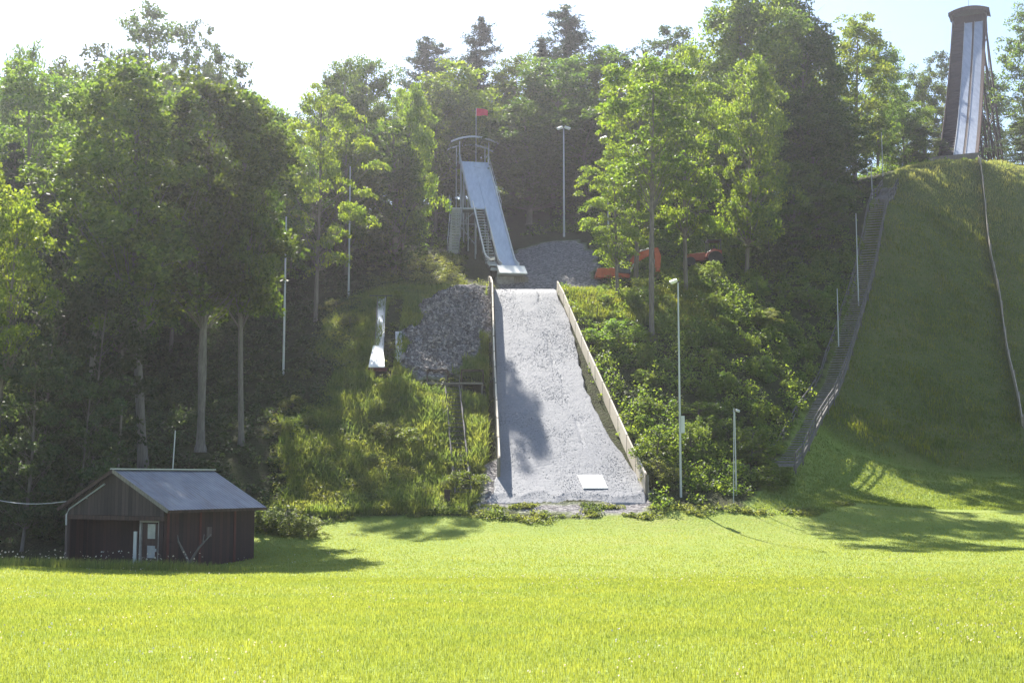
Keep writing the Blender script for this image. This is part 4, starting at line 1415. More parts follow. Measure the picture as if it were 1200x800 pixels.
# ------------------------------------------------------------------ large inrun tower
def large_tower():
    B = P(1124, 186, 166); C = P(1136.5, 27, 195)
    d = Vector((C.x - B.x, C.y - B.y, 0)); Lt = d.length; d.normalize()
    s = Vector((d.y, -d.x, 0))
    rise = C.z - B.z
    def at(t, l, dz=0):
        p = Vector((B.x, B.y, 0)) + d * (Lt * t) + s * l
        p.z = B.z + rise * (.72 * t + .28 * t * t) + dz
        return p
    root = empty('large_inrun_tower', (B.x, B.y, T(B.x, B.y)))
    ts = np.linspace(0, 1, 26)
    def slab(l0, l1, name, mat, dz=0, th=.15, t0=0.0, t1=1.0):
        tt = [t for t in ts if t0 <= t <= t1]
        MB().strip([at(t, l0, dz) for t in tt], [at(t, l1, dz) for t in tt], th).build(name, mat, root)
    slab(-.70, .36, 'track', M['tower_track'], .05)
    slab(.38, .74, 'divider', M['dark_wood'], .0)
    slab(.76, 1.92, 'track', M['tower_track'], .05)
    slab(1.94, 2.3, 'edge_board', M['dark_wood'], .1)
    slab(-2.6, -2.52, 'side_board', M['dark_wood'], .9, 1.1)
    slab(2.32, 2.4, 'side_board', M['red_wood'], .55, .8)
    slab(-.80, -.71, 'walkway_rail', M['galv'], .16, .1)
    slab(.70, .75, 'track_edge', M['galv'], .14, .1)
    # steps on the walkway
    mb = MB()
    mb.strip([at(t, -2.5) for t in ts], [at(t, -.72) for t in ts], .15)
    for t in np.arange(.02, 1, .024):
        a = at(t, -1.6, .04); mb.box(a, (1.55, .09, .05), Matrix.Rotation(math.atan2(s.y, s.x), 3, 'Z'))
    mb.build('walkway', M['tower_planks'], root)
    # base apron
    mb = MB()
    a0, a1 = at(0, -3.6), at(0, 2.7)
    zb = T(B.x, B.y) - .6
    mb.extrude([Vector((a0.x, a0.y, zb)), Vector((a1.x, a1.y, zb)), Vector((a1.x, a1.y, B.z - .05)), Vector((a0.x, a0.y, B.z - .05))], -d * 2.6)
    mb.build('takeoff_base', M['grey_wood'], root)
    # head house
    def hd(q, l, dz): return at(1, l, dz) + d * q
    mb = MB()
    for l in (-2.5, 2.3):
        mb.extrude([hd(.0, l, -.6), hd(3.2, l, -.6), hd(3.2, l, 1.7), hd(0, l, 1.7)], s * .1)
    mb.extrude([hd(2.2, -2.4, -.6), hd(2.2, 2.3, -.6), hd(2.2, 2.3, 2.0), hd(2.2, -2.4, 2.0)], d * .1)
    mb.extrude([hd(.0, -2.39, .02), hd(2.19, -2.39, .02), hd(2.19, -2.39, -.15), hd(0, -2.39, -.15)], s * 4.68)
    mb.build('head_wall', M['dark_wood'], root)
    ang = np.linspace(-1, 1, 15); hw = 3.05
    def arc(q, dz): return [hd(q, -.08 + a * hw, 2.5 - .7 * a * a + dz) for a in ang]
    MB().strip(arc(-.6, 0), arc(3.5, 0), .1).build('roof', M['dark_steel'], root)
    A = arc(-.66, .06); Bq = [p - Vector((0, 0, .62)) for p in A]
    mb = MB()
    for i in range(14): mb.extrude([A[i], A[i + 1], Bq[i + 1], Bq[i]], d * .06)
    mb.build('roof_edge', M['dark_wood'], root)
    mb = MB()
    for l in (-2.45, 2.3): mb.tube([hd(-.1, l, -.1), hd(-.1, l * 1.25, 1.5)], .07, 6)
    mb.build('roof_strut', M['dark_wood'], root)
    a = hd(.2, -.1, 2.5); MB().tube([a, a + Vector((0, 0, 4))], .03, 6).build('aerial', M['dark_steel'], root)
    # trestle
    legs = []
    for t in (.22, .42, .62, .82, 1.0):
        for sg in (-1, 1):
            a = at(t, sg * 2.25, -.15); e = at(t, sg * (2.3 + 2.0 * t), 0)
            g = Vector((e.x, e.y, T(e.x, e.y) - .3))
            if a.z - g.z < 1: continue
            MB().beam(g, a, .24, .24).build('leg', M['dark_wood'], root)
            legs.append((t, sg, g, a))
    mb = MB()
    for sg in (-1, 1):
        col = [x for x in legs if x[1] == sg]
        for (t0, _, g0, a0), (t1, _, g1, a1) in zip(col[:-1], col[1:]):
            for f0, f1 in ((.05, .5), (.5, .05), (.5, .95), (.95, .5)):
                mb.beam(g0.lerp(a0, f0), g1.lerp(a1, f1), .1, .14)
            mb.beam(g0.lerp(a0, .5), g1.lerp(a1, .5), .12, .16)
    for i in range(0, len(legs) - 1, 2):
        g0, a0, g1, a1 = legs[i][2], legs[i][3], legs[i + 1][2], legs[i + 1][3]
        for f0, f1 in ((.05, .45), (.45, .05), (.45, .9), (.9, .45)):
            mb.beam(g0.lerp(a0, f0), g1.lerp(a1, f1), .1, .14)
    mb.build('cross_brace', M['dark_wood'], root)
    tag(root, 'tall dark brown inrun tower of the large jump with twin white tracks and curved cap', 'ski jump tower')


large_tower()

# ------------------------------------------------------------------ long stairway on the grass hill
def stairway():
    A = G(916, 548, 82.5); top = G(1043, 217, 144)
    root = empty('hill_stairway', A)
    n = 150
    cen = []
    for i in range(n):
        t = i / (n - 1)
        x = A.x + (top.x - A.x) * t; y = A.y + (top.y - A.y) * t
        cen.append(Vector((x, y, 0)))
    zz = TZ([p.x for p in cen], [p.y for p in cen])
    kk = np.ones(13) / 13
    zz = np.convolve(np.pad(zz, 6, mode='edge'), kk, 'valid')
    for p, z in zip(cen, zz): p.z = z + .32
    d = (top - A); d.z = 0; d.normalize(); s = Vector((d.y, -d.x, 0))
    mb = MB()
    Mx = Matrix.Rotation(math.atan2(s.y, s.x), 3, 'Z')
    for p in cen: mb.box(p + Vector((0, 0, random.gauss(0, .012))), (1.5, .21, .06), Mx)
    o = mb.build('stair_tread', M['tread_wood'], root)
    o['kind'] = 'stuff'
    for l in (-.8, .8):
        q = cen[::6] + [cen[-1]]
        MB().strip([p + s * (l - .05) + Vector((0, 0, .06)) for p in q], [p + s * (l + .05) + Vector((0, 0, .06)) for p in q], .34).build('stringer', M['stair_wood'], root)
    for l, h, sag in ((-.88, .95, .04), (.88, .85, .06)):
        q = cen[::6] + [cen[-1]]
        mb = MB()
        pts = [p + s * (l + random.gauss(0, .03)) + Vector((0, 0, h + random.gauss(0, sag))) for p in q]
        for a, b in zip(pts[:-1], pts[1:]):
            mb.beam(a, b, .05, .11)
            a2, b2 = a - Vector((0, 0, .42)), b - Vector((0, 0, .42))
            mb.beam(a2, b2, .04, .10)
        mb.build('hand_rail', M['stair_wood'], root)
        for p in pts: MB().beam(p + Vector((0, 0, .06)), p - Vector((0, 0, h + .5)), .09, .09).build('rail_post', M['stair_wood'], root)
    tag(root, 'long weathered wooden stairway with rails climbing the left side of the grass hill', 'stairway')


stairway()


def hill_board():
    ys = np.linspace(100, 150.5, 26)
    root = empty('hill_edge_board', (float(boardx(150)), 150, T(float(boardx(150)), 150)))
    pts = []
    for i, y in enumerate(ys):
        x = float(boardx(y)) + .05 * math.sin(i * .7)
        pts.append(Vector((x, y, T(x, y) + .1)))
    mb = MB()
    for i, (a, b) in enumerate(zip(pts[:-1], pts[1:])):
        hh = .8 + .03 * math.sin(i * 2.1)
        mb.beam(a + Vector((0, 0, hh / 2)), b + Vector((0, 0, hh / 2)), .06, hh)
    mb.build('board', M['weathered_board'], root)
    for p in pts[::2]:
        MB().beam(p + Vector((.09, 0, -.3)), p + Vector((.09, 0, .95)), .09, .09).build('post', M['grey_wood'], root)
    tag(root, 'long low weathered edge board running down the right side of the grass hill', 'edge board')


M['weathered_board'] = mat_plain('weathered_pale_board', (.42, .34, .27), (.62, .53, .43), 1.2, .85, 0, .2, (3, .5, 3))
hill_board()

# ------------------------------------------------------------------ lamp poles and plain poles
def lamp(u, vt, Y, label, heads='left', r=.065, mat='galv', hs=1.0, double=False):
    p = P(u, vt, Y)
    g = T(p.x, Y)
    root = empty('lamp_pole', (p.x, Y, g))
    MB().tube([(p.x, Y, g - .3), (p.x, Y, p.z)], [r * 1.25, r * .75], 10).build('pole', M[mat], root)
    if heads:
        sides = {'left': (-1,), 'both': (-1, 1), 'right': (1,)}[heads]
        mb = MB(); mb.box((p.x, Y, p.z + .02), (.5 if heads == 'both' else .3, .08, .08)); mb.build('bracket', M['dark_steel'], root)
        for k in sides:
            Mx = Matrix.Rotation(k * .35, 3, 'Y') @ Matrix.Rotation(.5, 3, 'X')
            h = MB().box((p.x + k * .38 * hs, Y - .12, p.z + .06), (.62 * hs, .34 * hs, .2 * hs), Mx).build('lamp_head', M['white_paint' if hs > .6 else 'galv'], root, bevel=.04)
            MB().box(Vector((p.x + k * .38 * hs, Y - .12, p.z + .06)) + Mx @ Vector((0, -.02, -.115 * hs)), (.5 * hs, .26 * hs, .03), Mx).build('lens', M['lamp_glass'], h)
    if double:
        MB().box((p.x + .16, Y, g + 4.2), (.22, .16, 1.0)).build('meter_box', M['galv'], root)
    tag(root, label, 'lamp pole')
    return root


lamp(335.5, 254, 90, 'shorter grey lamp pole in front of the left wood, half hidden by leaf sprays', None, .07)
lamp(410.5, 195, 106, 'taller slim grey lamp pole in front of the wood, left of the stair tower', None, .07)
lamp(660.5, 151, 125, 'grey lamp pole with twin white heads right of the small inrun', 'both', .09)
lamp(712, 163, 116, 'lamp pole with one white head, its shaft hidden by the layered tree', 'left', .07)
lamp(794.5, 331, 75, 'slim lamp pole with one white head standing at the foot of the bushy bank', 'left', .058, hs=.75, double=True)
lamp(861, 482, 77, 'short lamp pole with small tilted head at the bank foot left of the stairway', 'right', .04, hs=.45)
lamp(1003, 250, 116, 'thin bare pole left of the upper stairway, the taller mid one', None, .05)
lamp(1021, 194, 139, 'thin bare pole beside the head of the stairway', None, .05)
lamp(1033, 155, 150, 'thin bare pole above the head of the stairway, topmost one', None, .05)
lamp(981, 338, 108, 'thin bare pole left of the middle of the stairway', None, .045)


def pole(u, vt, Y, lean_px, label, r, mat, name='pole'):
    g = GX(u, Y)
    t = P(u + lean_px, vt, Y)
    o = MB().tube([(g.x, Y, g.z - .3), t], [r, r * .85], 8).build(name + '', M[mat])
    o.name = 'wooden_post' if mat != 'galv' else 'metal_post'
    tag(o, label, 'post')


pole(141, 474, 66, 2, 'dark wooden post behind the left half of the shed roof', .07, 'grey_wood')
pole(203, 504, 64, 2.5, 'thin pale metal post behind the middle of the shed roof', .035, 'galv')
pole(856, 478, 75.5, 4, 'thin leaning metal post next to the short lamp pole with tilted head', .03, 'galv')

# ------------------------------------------------------------------ small metal slides left
def kid_slide():
    top = P(447, 354, 100.5); bot = P(443, 441, 88.5)
    root = empty('small_metal_inrun', (bot.x, bot.y, T(bot.x, bot.y)))
    n = 16
    def cen(t):
        x = bot.x + (top.x - bot.x) * t; y = bot.y + (top.y - bot.y) * t
        return Vector((x, y, max(T(x, y) + .45, bot.z + (top.z - bot.z) * (t ** 1.1))))
    ts = np.linspace(0, 1, n)
    MB().strip([cen(t) - Vector((.24, 0, 0)) for t in ts], [cen(t) + Vector((.24, 0, 0)) for t in ts], .06).build('track', M['bright_metal'], root)
    for k in (-.30, .30):
        MB().strip([cen(t) + Vector((k - .03, 0, .14)) for t in ts], [cen(t) + Vector((k + .03, 0, .14)) for t in ts], .24).build('side_guard', M['grey_wood' if k < 0 else 'galv'], root)
    t2 = [0, .08, .16, .28]
    w2 = [.62, .58, .5, .4]
    MB().strip([cen(t) + Vector((-w - .02, -.2, .09)) for t, w in zip(t2, w2)], [cen(t) + Vector((w * .75, -.2, .09)) for t, w in zip(t2, w2)], .08).build('takeoff_sheet', M['white_paint'], root)
    c = cen(0)
    MB().box((c.x, c.y - .25, c.z - .12), (1.3, .1, .26)).build('takeoff_face', M['red_wood'], root)
    c = cen(1)
    mb = MB(); mb.beam((c.x - .95, c.y, c.z + .25), (c.x + .85, c.y, c.z + .25), .06, .06)
    for k in (-.4, .4): mb.tube([(c.x + k, c.y, c.z - .8), (c.x + k, c.y, c.z + .25)], .03, 6)
    mb.build('start_bar', M['dark_steel'], root)
    for t in (.25, .5, .75, 1):
        c = cen(t)
        mb = MB()
        for k in (-.3, .3): mb.tube([(c.x + k, c.y, T(c.x, c.y) - .3), (c.x + k, c.y, c.z - .02)], .04, 6)
        mb.build('leg', M['galv'], root)
    tag(root, 'narrow shiny metal practice inrun with wider white lip on the left slope', 'ski jump inrun')
    a, b = P(467, 391, 95), P(468, 417, 90.8)
    za, zb = T(a.x, a.y) + .25, T(b.x, b.y) + .25
    q = empty('metal_sheet', (b.x, b.y, zb - .25))
    MB().strip([(b.x - .26, b.y, zb), (a.x - .24, a.y, za)], [(b.x + .26, b.y, zb), (a.x + .24, a.y, za)], .04).build('panel', M['galv'], q)
    mb = MB()
    c = P(473, 425, 90)
    mb.beam((b.x - .2, b.y - .1, zb - .08), (b.x + .95, b.y - .35, zb - .2), .4, .05)
    mb.beam((b.x - .1, b.y - .2, zb - .1), (b.x + .25, b.y - 1.0, zb - .75), .3, .05)
    mb.build('foot_board', M['white_paint'], q)
    tag(q, 'short grey metal sheet with white foot lying beside the stone bank', 'metal sheet')


kid_slide()


def judge_stand():
    Y = 87.5
    a, b = P(500, 449, Y), P(566, 447, Y)
    root = empty('viewing_platform', (a.x, Y, T(a.x, Y)))
    z = a.z
    MB().box(((a.x + b.x) / 2, Y + .6, z), (b.x - a.x, 1.5, .12)).build('deck', M['grey_wood'], root)
    for x0, x1 in ((500.5, 524.5), (540.5, 566)):
        p, q = P(x0, 449, Y).x, P(x1, 449, Y).x
        mb = MB()
        mb.beam((p, Y, z + .92), (q, Y, z + .92), .07, .08)
        for x in (p, q): mb.beam((x, Y, z), (x, Y, z + .92), .07, .07, (0, 1, 0))
        mb.beam((p, Y + 1.25, z + .92), (q, Y + 1.25, z + .92), .06, .07)
        for x in (p, q): mb.beam((x, Y + 1.25, z), (x, Y + 1.25, z + .92), .06, .06, (0, 1, 0))
        mb.build('railing', M['dark_wood'], root)
    MB().box((P(512, 460, Y).x, Y + .05, z - .45), (P(524, 449, Y).x - a.x, .05, .75)).build('apron', M['grey_wood'], root)
    for u in (501, 524, 541, 565):
        x = P(u, 449, Y).x
        for yy in (Y + .05, Y + 1.2):
            zg = T(x, yy) - .3
            if zg < z - .1: MB().beam((x, yy, zg), (x, yy, z - .06), .1, .1, (0, 1, 0)).build('leg', M['grey_wood'], root)
    MB().beam((a.x + .1, Y - .02, z - .9), (P(524, 449, Y).x, Y - .02, z - 2.4), .05, .1).build('brace', M['grey_wood'], root)
    tag(root, 'small weathered wooden viewing platform with two railings left of the landing ramp', 'platform')
    # ladder down the slope
    p0, p1 = G(530, 455, 87), G(543, 590, 74.5)
    lad = empty('slope_ladder', p1)
    n = 30
    c = []
    for i in range(n):
        t = i / (n - 1); x = p0.x + (p1.x - p0.x) * t; y = p0.y + (p1.y - p0.y) * t
        c.append(Vector((x, y, T(x, y) + .45)))
    for k in (-.48, .48):
        MB().strip([p + Vector((k - .04, 0, .05)) for p in c], [p + Vector((k + .04, 0, .05)) for p in c], .16).build('side_rail', M['stair_wood'], lad)
    for p in c: MB().box(p, (.92, .13, .04)).build('rung', M['stair_wood'], lad)
    mb = MB()
    for p in c[::5]:
        for k in (-.48, .48): mb.beam(p + Vector((k, .06, .75)), p + Vector((k, .06, -.8)), .06, .06)
    mb.build('post', M['stair_wood'], lad)
    tag(lad, 'narrow wooden ladder steps overgrown with weeds below the viewing platform', 'ladder')
    # dark marker post at the foot
    g = G(524, 590, 73.6)
    o = MB().box((g.x, g.y, g.z + .35), (.32, .3, .9)).box((g.x, g.y, g.z + .84), (.38, .36, .08)).build('marker_post', M['dark_wood'])
    tag(o, 'short dark stump like post at the foot of the ladder', 'post')


judge_stand()

# ------------------------------------------------------------------ shed
def shed():
    ph = R(29.5)
    rd = Vector((math.sin(ph), math.cos(ph), 0)); gd = Vector((math.cos(ph), -math.sin(ph), 0))
    F = P(135.5, 550, 54)
    zr = F.z
    ze = P(207, 597.5, 52.4).z
    Lr, hw = 5.9, 3.2
    zg = T(F.x, F.y + 1) - .35
    root = empty('wooden_shed', (F.x, F.y, zg), -ph)
    # local frame: x along gable to the right, y along ridge
    def build(mb, name, mat, parent=root, **k):
        me_o = MB(); me_o.v, me_o.f = mb.v, mb.f
        me = bpy.data.meshes.new(name); me.from_pydata([tuple(p) for p in mb.v], [], mb.f); me.materials.append(mat)
        import bmesh
        bm = bmesh.new(); bm.from_mesh(me); bmesh.ops.recalc_face_normals(bm, faces=bm.faces); bm.to_mesh(me); bm.free()
        return link(name, me, parent)
    H = ze - zg; Rz = zr - zg
    iw = hw - .42                      # wall half width
    sl = (Rz - H) / hw
    th = .07
    y0, y1 = -.15, Lr
    for sgn, nm in ((1, 'roof'), (-1, 'roof')):
        mb = MB()
        mb.add([(0.0, y0, Rz), (sgn * hw, y0, H), (sgn * hw, y1, H), (0.0, y1, Rz), (0.0, y0, Rz - th), (sgn * hw, y0, H - th), (sgn * hw, y1, H - th), (0.0, y1, Rz - th)],
               [(0, 1, 2, 3), (4, 7, 6, 5), (0, 4, 5, 1), (1, 5, 6, 2), (2, 6, 7, 3), (3, 7, 4, 0)])
        ro = build(mb, nm, M['tin_roof'])
    mb = MB(); mb.beam((0, y0 - .02, Rz + .03), (0, y1 + .02, Rz + .03), .3, .05); build(mb, 'ridge_cap', M['galv'])
    for sgn in (1, -1):
        mb = MB(); mb.beam((0, y0 - .03, Rz - .05), (sgn * (hw + .01), y0 - .03, H - .05), .04, .15); build(mb, 'rake_trim', M['grey_wood'] if sgn > 0 else M['dark_wood'])
    mb = MB(); mb.beam((hw + .02, y0, H - .06), (hw + .02, y1, H - .06), .03, .12); build(mb, 'fascia', M['dark_wood'])
    # walls: sides, back, recessed front, boarded gable above the porch
    wt = .08
    zs = H + sl * .42 - th - .03
    mb = MB(); mb.box((iw, (y0 + .25 + Lr - .4) / 2, zs / 2), (wt, Lr - .5, zs)); build(mb, 'side_wall', M['side_planks'])
    mb = MB(); mb.box((-iw, (y0 + .25 + Lr - .4) / 2, zs / 2), (wt, Lr - .5, zs)); build(mb, 'side_wall', M['side_planks'])
    mb = MB(); mb.extrude([(-iw, 0, 0), (iw, 0, 0), (iw, 0, zs), (0, 0, Rz - th - .06), (-iw, 0, zs)], (0, wt, 0)); mb.v = [(x, y + Lr - .38, z) for x, y, z in mb.v]; build(mb, 'back_wall', M['red_planks'])
    # gable boards above the porch opening
    zb = P(100, 603.5, 54).z - zg
    mb = MB(); mb.extrude([(-iw - .1, 0, zb), (iw + .06, 0, zb), (iw + .06, 0, H + sl * .34 - th - .02), (0, 0, Rz - th - .02), (-iw - .1, 0, H + sl * .30 - th - .02)], (0, .06, 0)); build(mb, 'gable', M['gable_planks'])
    mb = MB(); mb.box((-.02, .03, zb - .1), (2 * iw + .25, .14, .18)); build(mb, 'beam', M['dark_wood'])
    # front wall set back behind the porch on the left, door at right
    pd = 1.1
    dx0, dx1 = iw - 1.35, iw - .3
    mb = MB(); mb.box(((-iw + dx0) / 2, pd, zb / 2 - .05), (dx0 + iw - wt, wt, zb + .1)); build(mb, 'front_wall', M['red_planks'])
    mb = MB(); mb.box(((dx1 + iw) / 2 - .02, .12, zb / 2 - .1), (iw - dx1 - .06, wt, zb - .2)); build(mb, 'corner_board', M['red_planks'])
    fr = MB()
    for x in (dx0, dx1): fr.box((x, .14, (zb - .25) / 2), (.09, .1, zb - .25))
    fr.box(((dx0 + dx1) / 2, .14, zb - .22), (dx1 - dx0 + .09, .1, .09)); build(fr, 'door_frame', M['concrete'])
    mb = MB(); mb.box(((dx0 + dx1) / 2, .20, (zb - .3) / 2), (dx1 - dx0 - .1, .05, zb - .32)); do = build(mb, 'door', M['dark_wood'])
    for x, z, h in ((dx0 + .62, zb * .75, .6), (dx0 + .62, zb * .42, .5), (dx0 + .62, zb * .15, .45)): 
        mb = MB(); mb.box((x - .05, .165, z), (.42, .02, h)); build(mb, 'door_pane', M['dull_glass'], do)
    mb = MB(); mb.box((dx1 - .18, .13, zb * .45), (.05, .06, .12)); build(mb, 'door_handle', M['galv'], do)
    mb = MB(); mb.box((dx1 + .08, .02, zb - .1), (.4, .1, .08)); build(mb, 'porch_lamp', M['white_paint'])
    for x in (-iw - .02,):
        mb = MB(); mb.box((x, .05, zb / 2), (.14, .14, zb)); build(mb, 'porch_post', M['barn_grey'])
    # white conduit down the left rake
    mb = MB()
    mb.tube([(-.55, -.06, Rz - .55 * sl - .32), (-iw + .15, -.06, H + sl * .3 - .18), (-iw + .0, -.06, H + .0 - .25), (-iw, -.06, zb - .45)], .035, 6); build(mb, 'downpipe', M['galv'])
    mb = MB(); mb.box((iw + .05, Lr * .45, zs * .62), (.03, .32, .42)); build(mb, 'wall_vent', M['barn_grey'])
    for y in (.25, Lr * .36, Lr * .72):
        mb = MB(); mb.box((iw + .055, y, zs / 2), (.025, .12, zs)); build(mb, 'batten', M['red_wood'])
    tag(root, 'small dark red board shed with blue grey tin roof at the field edge', 'shed')
    def world(x, y, z): return Vector((F.x, F.y, zg)) + gd * x + rd * y + Vector((0, 0, z))
    # white post in front of door
    a = world(iw - .75, -.75, 0); g = T(a.x, a.y)
    o = MB().box((a.x, a.y, g + .75), (.12, .12, 1.6)).build('white_post', M['galv']); tag(o, 'short white post standing in front of the shed door', 'post')
    # bare forked branch leaning at the side wall
    a = world(iw + .55, 1.0, 0); g = T(a.x, a.y)
    b0 = Vector((a.x, a.y, g - .1))
    mb = MB()
    mb.tube([b0, b0 + Vector((-.08, 0, .5)), b0 + Vector((-.5, .1, 1.2)), b0 + Vector((-.62, .1, 1.75))], [.07, .06, .04, .02], 7)
    mb.tube([b0 + Vector((-.02, 0, .3)), b0 + Vector((.35, .1, .95)), b0 + Vector((.85, .1, 1.5))], [.06, .045, .02], 7)
    mb.tube([b0 + Vector((.5, .1, 1.1)), b0 + Vector((.55, .12, 1.5))], [.03, .012], 6)
    o = mb.build('bare_branch', M['bark_pale'], smooth=True); tag(o, 'bare forked branch standing against the right wall of the shed', 'branch')
    # slack cable to the shed
    p0 = world(-1.6, 0, Rz - 1.2); p1 = P(-60, 566, 60)
    mb = MB(); pts = []
    for i in range(13):
        t = i / 12; q = p0.lerp(p1, t); q.z -= .55 * math.sin(math.pi * t); pts.append(q)
    mb.tube(pts, .02, 5); o = mb.build('overhead_cable', M['galv']); tag(o, 'slack overhead cable coming in from the left to the shed gable', 'cable')


def mat_tin():
    m, nt, out = newmat('tin_roof')
    tc = N(nt, 'ShaderNodeTexCoord')
    wv = N(nt, 'ShaderNodeTexWave', wave_type='BANDS', bands_direction='Y', Scale=1.6); L(nt, tc.outputs['Object'], wv.inputs['Vector'])
    nz = N(nt, 'ShaderNodeTexNoise', Scale=1.3, Detail=6.0); L(nt, tc.outputs['Object'], nz.inputs['Vector'])
    cr = ramp(nt, nz.outputs['Fac'], [(.3, (.17, .19, .235)), (.7, (.27, .295, .345))])
    mp = N(nt, 'ShaderNodeMapping'); mp.inputs['Scale'].default_value = (.5, 2.2, .5); L(nt, tc.outputs['Object'], mp.inputs[0])
    st = N(nt, 'ShaderNodeTexNoise', Scale=1.7, Detail=8.0, Roughness=.7); L(nt, mp.outputs[0], st.inputs['Vector'])
    sf = ramp(nt, st.outputs['Fac'], [(.5, (0, 0, 0)), (.72, (.6, .6, .6))])
    mxs = N(nt, 'ShaderNodeMix', data_type='RGBA'); L(nt, sf.outputs[0], mxs.inputs[0]); L(nt, cr.outputs[0], mxs.inputs[6]); mxs.inputs[7].default_value = (.13, .10, .09, 1)
    b = N(nt, 'ShaderNodeBsdfPrincipled', Roughness=.42, Metallic=.35); L(nt, mxs.outputs[2], b.inputs['Base Color'])
    bp = N(nt, 'ShaderNodeBump', Strength=.5, Distance=.04); L(nt, wv.outputs['Fac'], bp.inputs['Height']); L(nt, bp.outputs[0], b.inputs['Normal'])
    L(nt, b.outputs[0], out.inputs[0])
    return m


M['tin_roof'] = mat_tin()
M['dull_glass'] = mat_plain('dull_glass', (.30, .31, .33), (.42, .43, .45), 4, .15)
shed()

# ------------------------------------------------------------------ excavator
def excavator():
    Y = 110
    p0 = G(712, 335, Y)
    root = empty('excavator', (p0.x + 1, Y, p0.z))
    z = p0.z + .05
    X = lambda u: P(u, 330, Y).x
    Z = lambda v: P(700, v, Y).z
    z0 = Z(338)
    z = min(z, z0)
    xb = X(721)
    # tracks
    for k in (-.85, .85):
        prof = []
        for i in range(20):
            a = 2 * math.pi * i / 20
            prof.append((xb + .1 + (1.0 if math.cos(a) > 0 else -1.0) + .33 * math.cos(a), Y + k - .22, z + .36 + .33 * math.sin(a)))
        MB().extrude(prof, (0, .44, 0)).build('crawler_track', M['rubber'], root)
    MB().box((xb + .1, Y, z + .5), (1.5, 1.3, .35)).build('undercarriage', M['dark_steel'], root)
    # house
    prof = [(X(698), Y - 1.0, z + .95), (X(698) + .12, Y - 1.0, z + .78), (X(737), Y - 1.0, z + .78), (X(737), Y - 1.0, z + 1.15), (X(722), Y - 1.0, z + 1.25), (X(719), Y - 1.0, z + 1.68), (X(699), Y - 1.0, z + 1.62)]
    MB().extrude(prof, (0, 2.0, 0)).build('engine_housing', M['orange'], root, bevel=.06)
    prof = [(X(697.3), Y - 1.02, z + .8), (X(704), Y - 1.02, z + .8), (X(704), Y - 1.02, z + 1.4), (X(697.3), Y - 1.02, z + 1.3)]
    MB().extrude(prof, (0, 2.04, 0)).build('counterweight', M['orange'], root, bevel=.08)
    # cab
    c = MB()
    x0, x1 = X(721), X(737)
    for x in (x0, x1):
        for y in (Y - .95, Y + .05): c.beam((x, y, z + 1.1), (x, y, z + 2.75), .09, .09, (0, 1, 0))
    for y in (Y - .95, Y + .05):
        c.beam((x0, y, z + 2.72), (x1, y, z + 2.72), .08, .1); c.beam((x0, y, z + 1.15), (x1, y, z + 1.15), .08, .14)
    c.box(((x0 + x1) / 2, Y - .45, z + 2.8), (x1 - x0 + .12, 1.12, .08))
    cab = c.build('cab', M['dark_steel'], root)
    MB().box(((x0 + x1) / 2, Y - .45, z + 1.95), (x1 - x0 - .12, .9, 1.4)).build('cab_window', M['cab_glass'], cab)
    # boom, stick, bucket
    def arm(pts, w0, name):
        up, lo = [], []
        n = len(pts)
        for i, (x, zz, h) in enumerate(pts):
            a = pts[max(i - 1, 0)]; b = pts[min(i + 1, n - 1)]
            dx, dz = b[0] - a[0], b[1] - a[1]; l = math.hypot(dx, dz); nx, nz = -dz / l, dx / l
            up.append((x + nx * h / 2, Y + .25 - w0 / 2, zz + nz * h / 2)); lo.append((x - nx * h / 2, Y + .25 - w0 / 2, zz - nz * h / 2))
        mb = MB()
        for i in range(n - 1):
            mb.extrude([lo[i], lo[i + 1], up[i + 1], up[i]], (0, w0, 0))
        return mb.build(name, M['orange'], root)
    arm([(X(728), Z(332), .45), (X(736), Z(315), .62), (X(745), Z(303), .70), (X(757), Z(297), .58), (X(772), Z(293), .35)], .38, 'boom')
    arm([(X(769.5), Z(290), .35), (X(771.5), Z(300), .55), (X(771), Z(318), .42), (X(769), Z(330), .3)], .30, 'stick')
    mb = MB()
    prof = [(X(766), Y - .15, Z(328)), (X(773), Y - .15, Z(330)), (X(774), Y - .15, Z(338)), (X(768), Y - .15, Z(341)), (X(762), Y - .15, Z(339)), (X(767), Y - .15, Z(336))]
    mb.extrude(prof, (0, .8, 0)); mb.build('bucket', M['dark_steel'], root)
    mb = MB()
    for (a, b, r) in (((X(733), Z(330)), (X(743), Z(309)), .07), ((X(750), Z(294)), (X(767), Z(289)), .06), ((X(768), Z(303)), (X(764), Z(325)), .05)):
        for k in ((.0,) if r < .07 else (-.3, .3)): MB().tube([(a[0], Y + .25 + k, a[1]), (b[0], Y + .25 + k, b[1])], r, 8).build('hydraulic_ram', M['galv'], root)
    tag(root, 'orange red crawler excavator with folded arm parked on the bench behind the trees', 'excavator')
    # second red machine, half hidden
    Y2 = 113.5
    g = G(822, 330, Y2)
    r2 = empty('utility_tractor', g)
    X2 = lambda u: P(u, 320, Y2).x
    zz = g.z
    prof = [(X2(803), Y2 - .4, zz + .6), (X2(826), Y2 - .4, zz + .6), (X2(826), Y2 - .4, zz + 1.35), (X2(806), Y2 - .4, zz + 1.2), (X2(803), Y2 - .4, zz + 1.0)]
    MB().extrude(prof, (0, .8, 0)).build('bonnet', M['tractor_red'], r2, bevel=.06)
    prof = [(X2(826.5), Y2 - .7, zz + .75), (X2(845), Y2 - .7, zz + .7), (X2(845), Y2 - .7, zz + 1.5), (X2(835), Y2 - .7, zz + 1.65), (X2(828), Y2 - .7, zz + 1.3)]
    MB().extrude(prof, (0, 1.4, 0)).build('mudguard', M['tractor_red'], r2, bevel=.06)
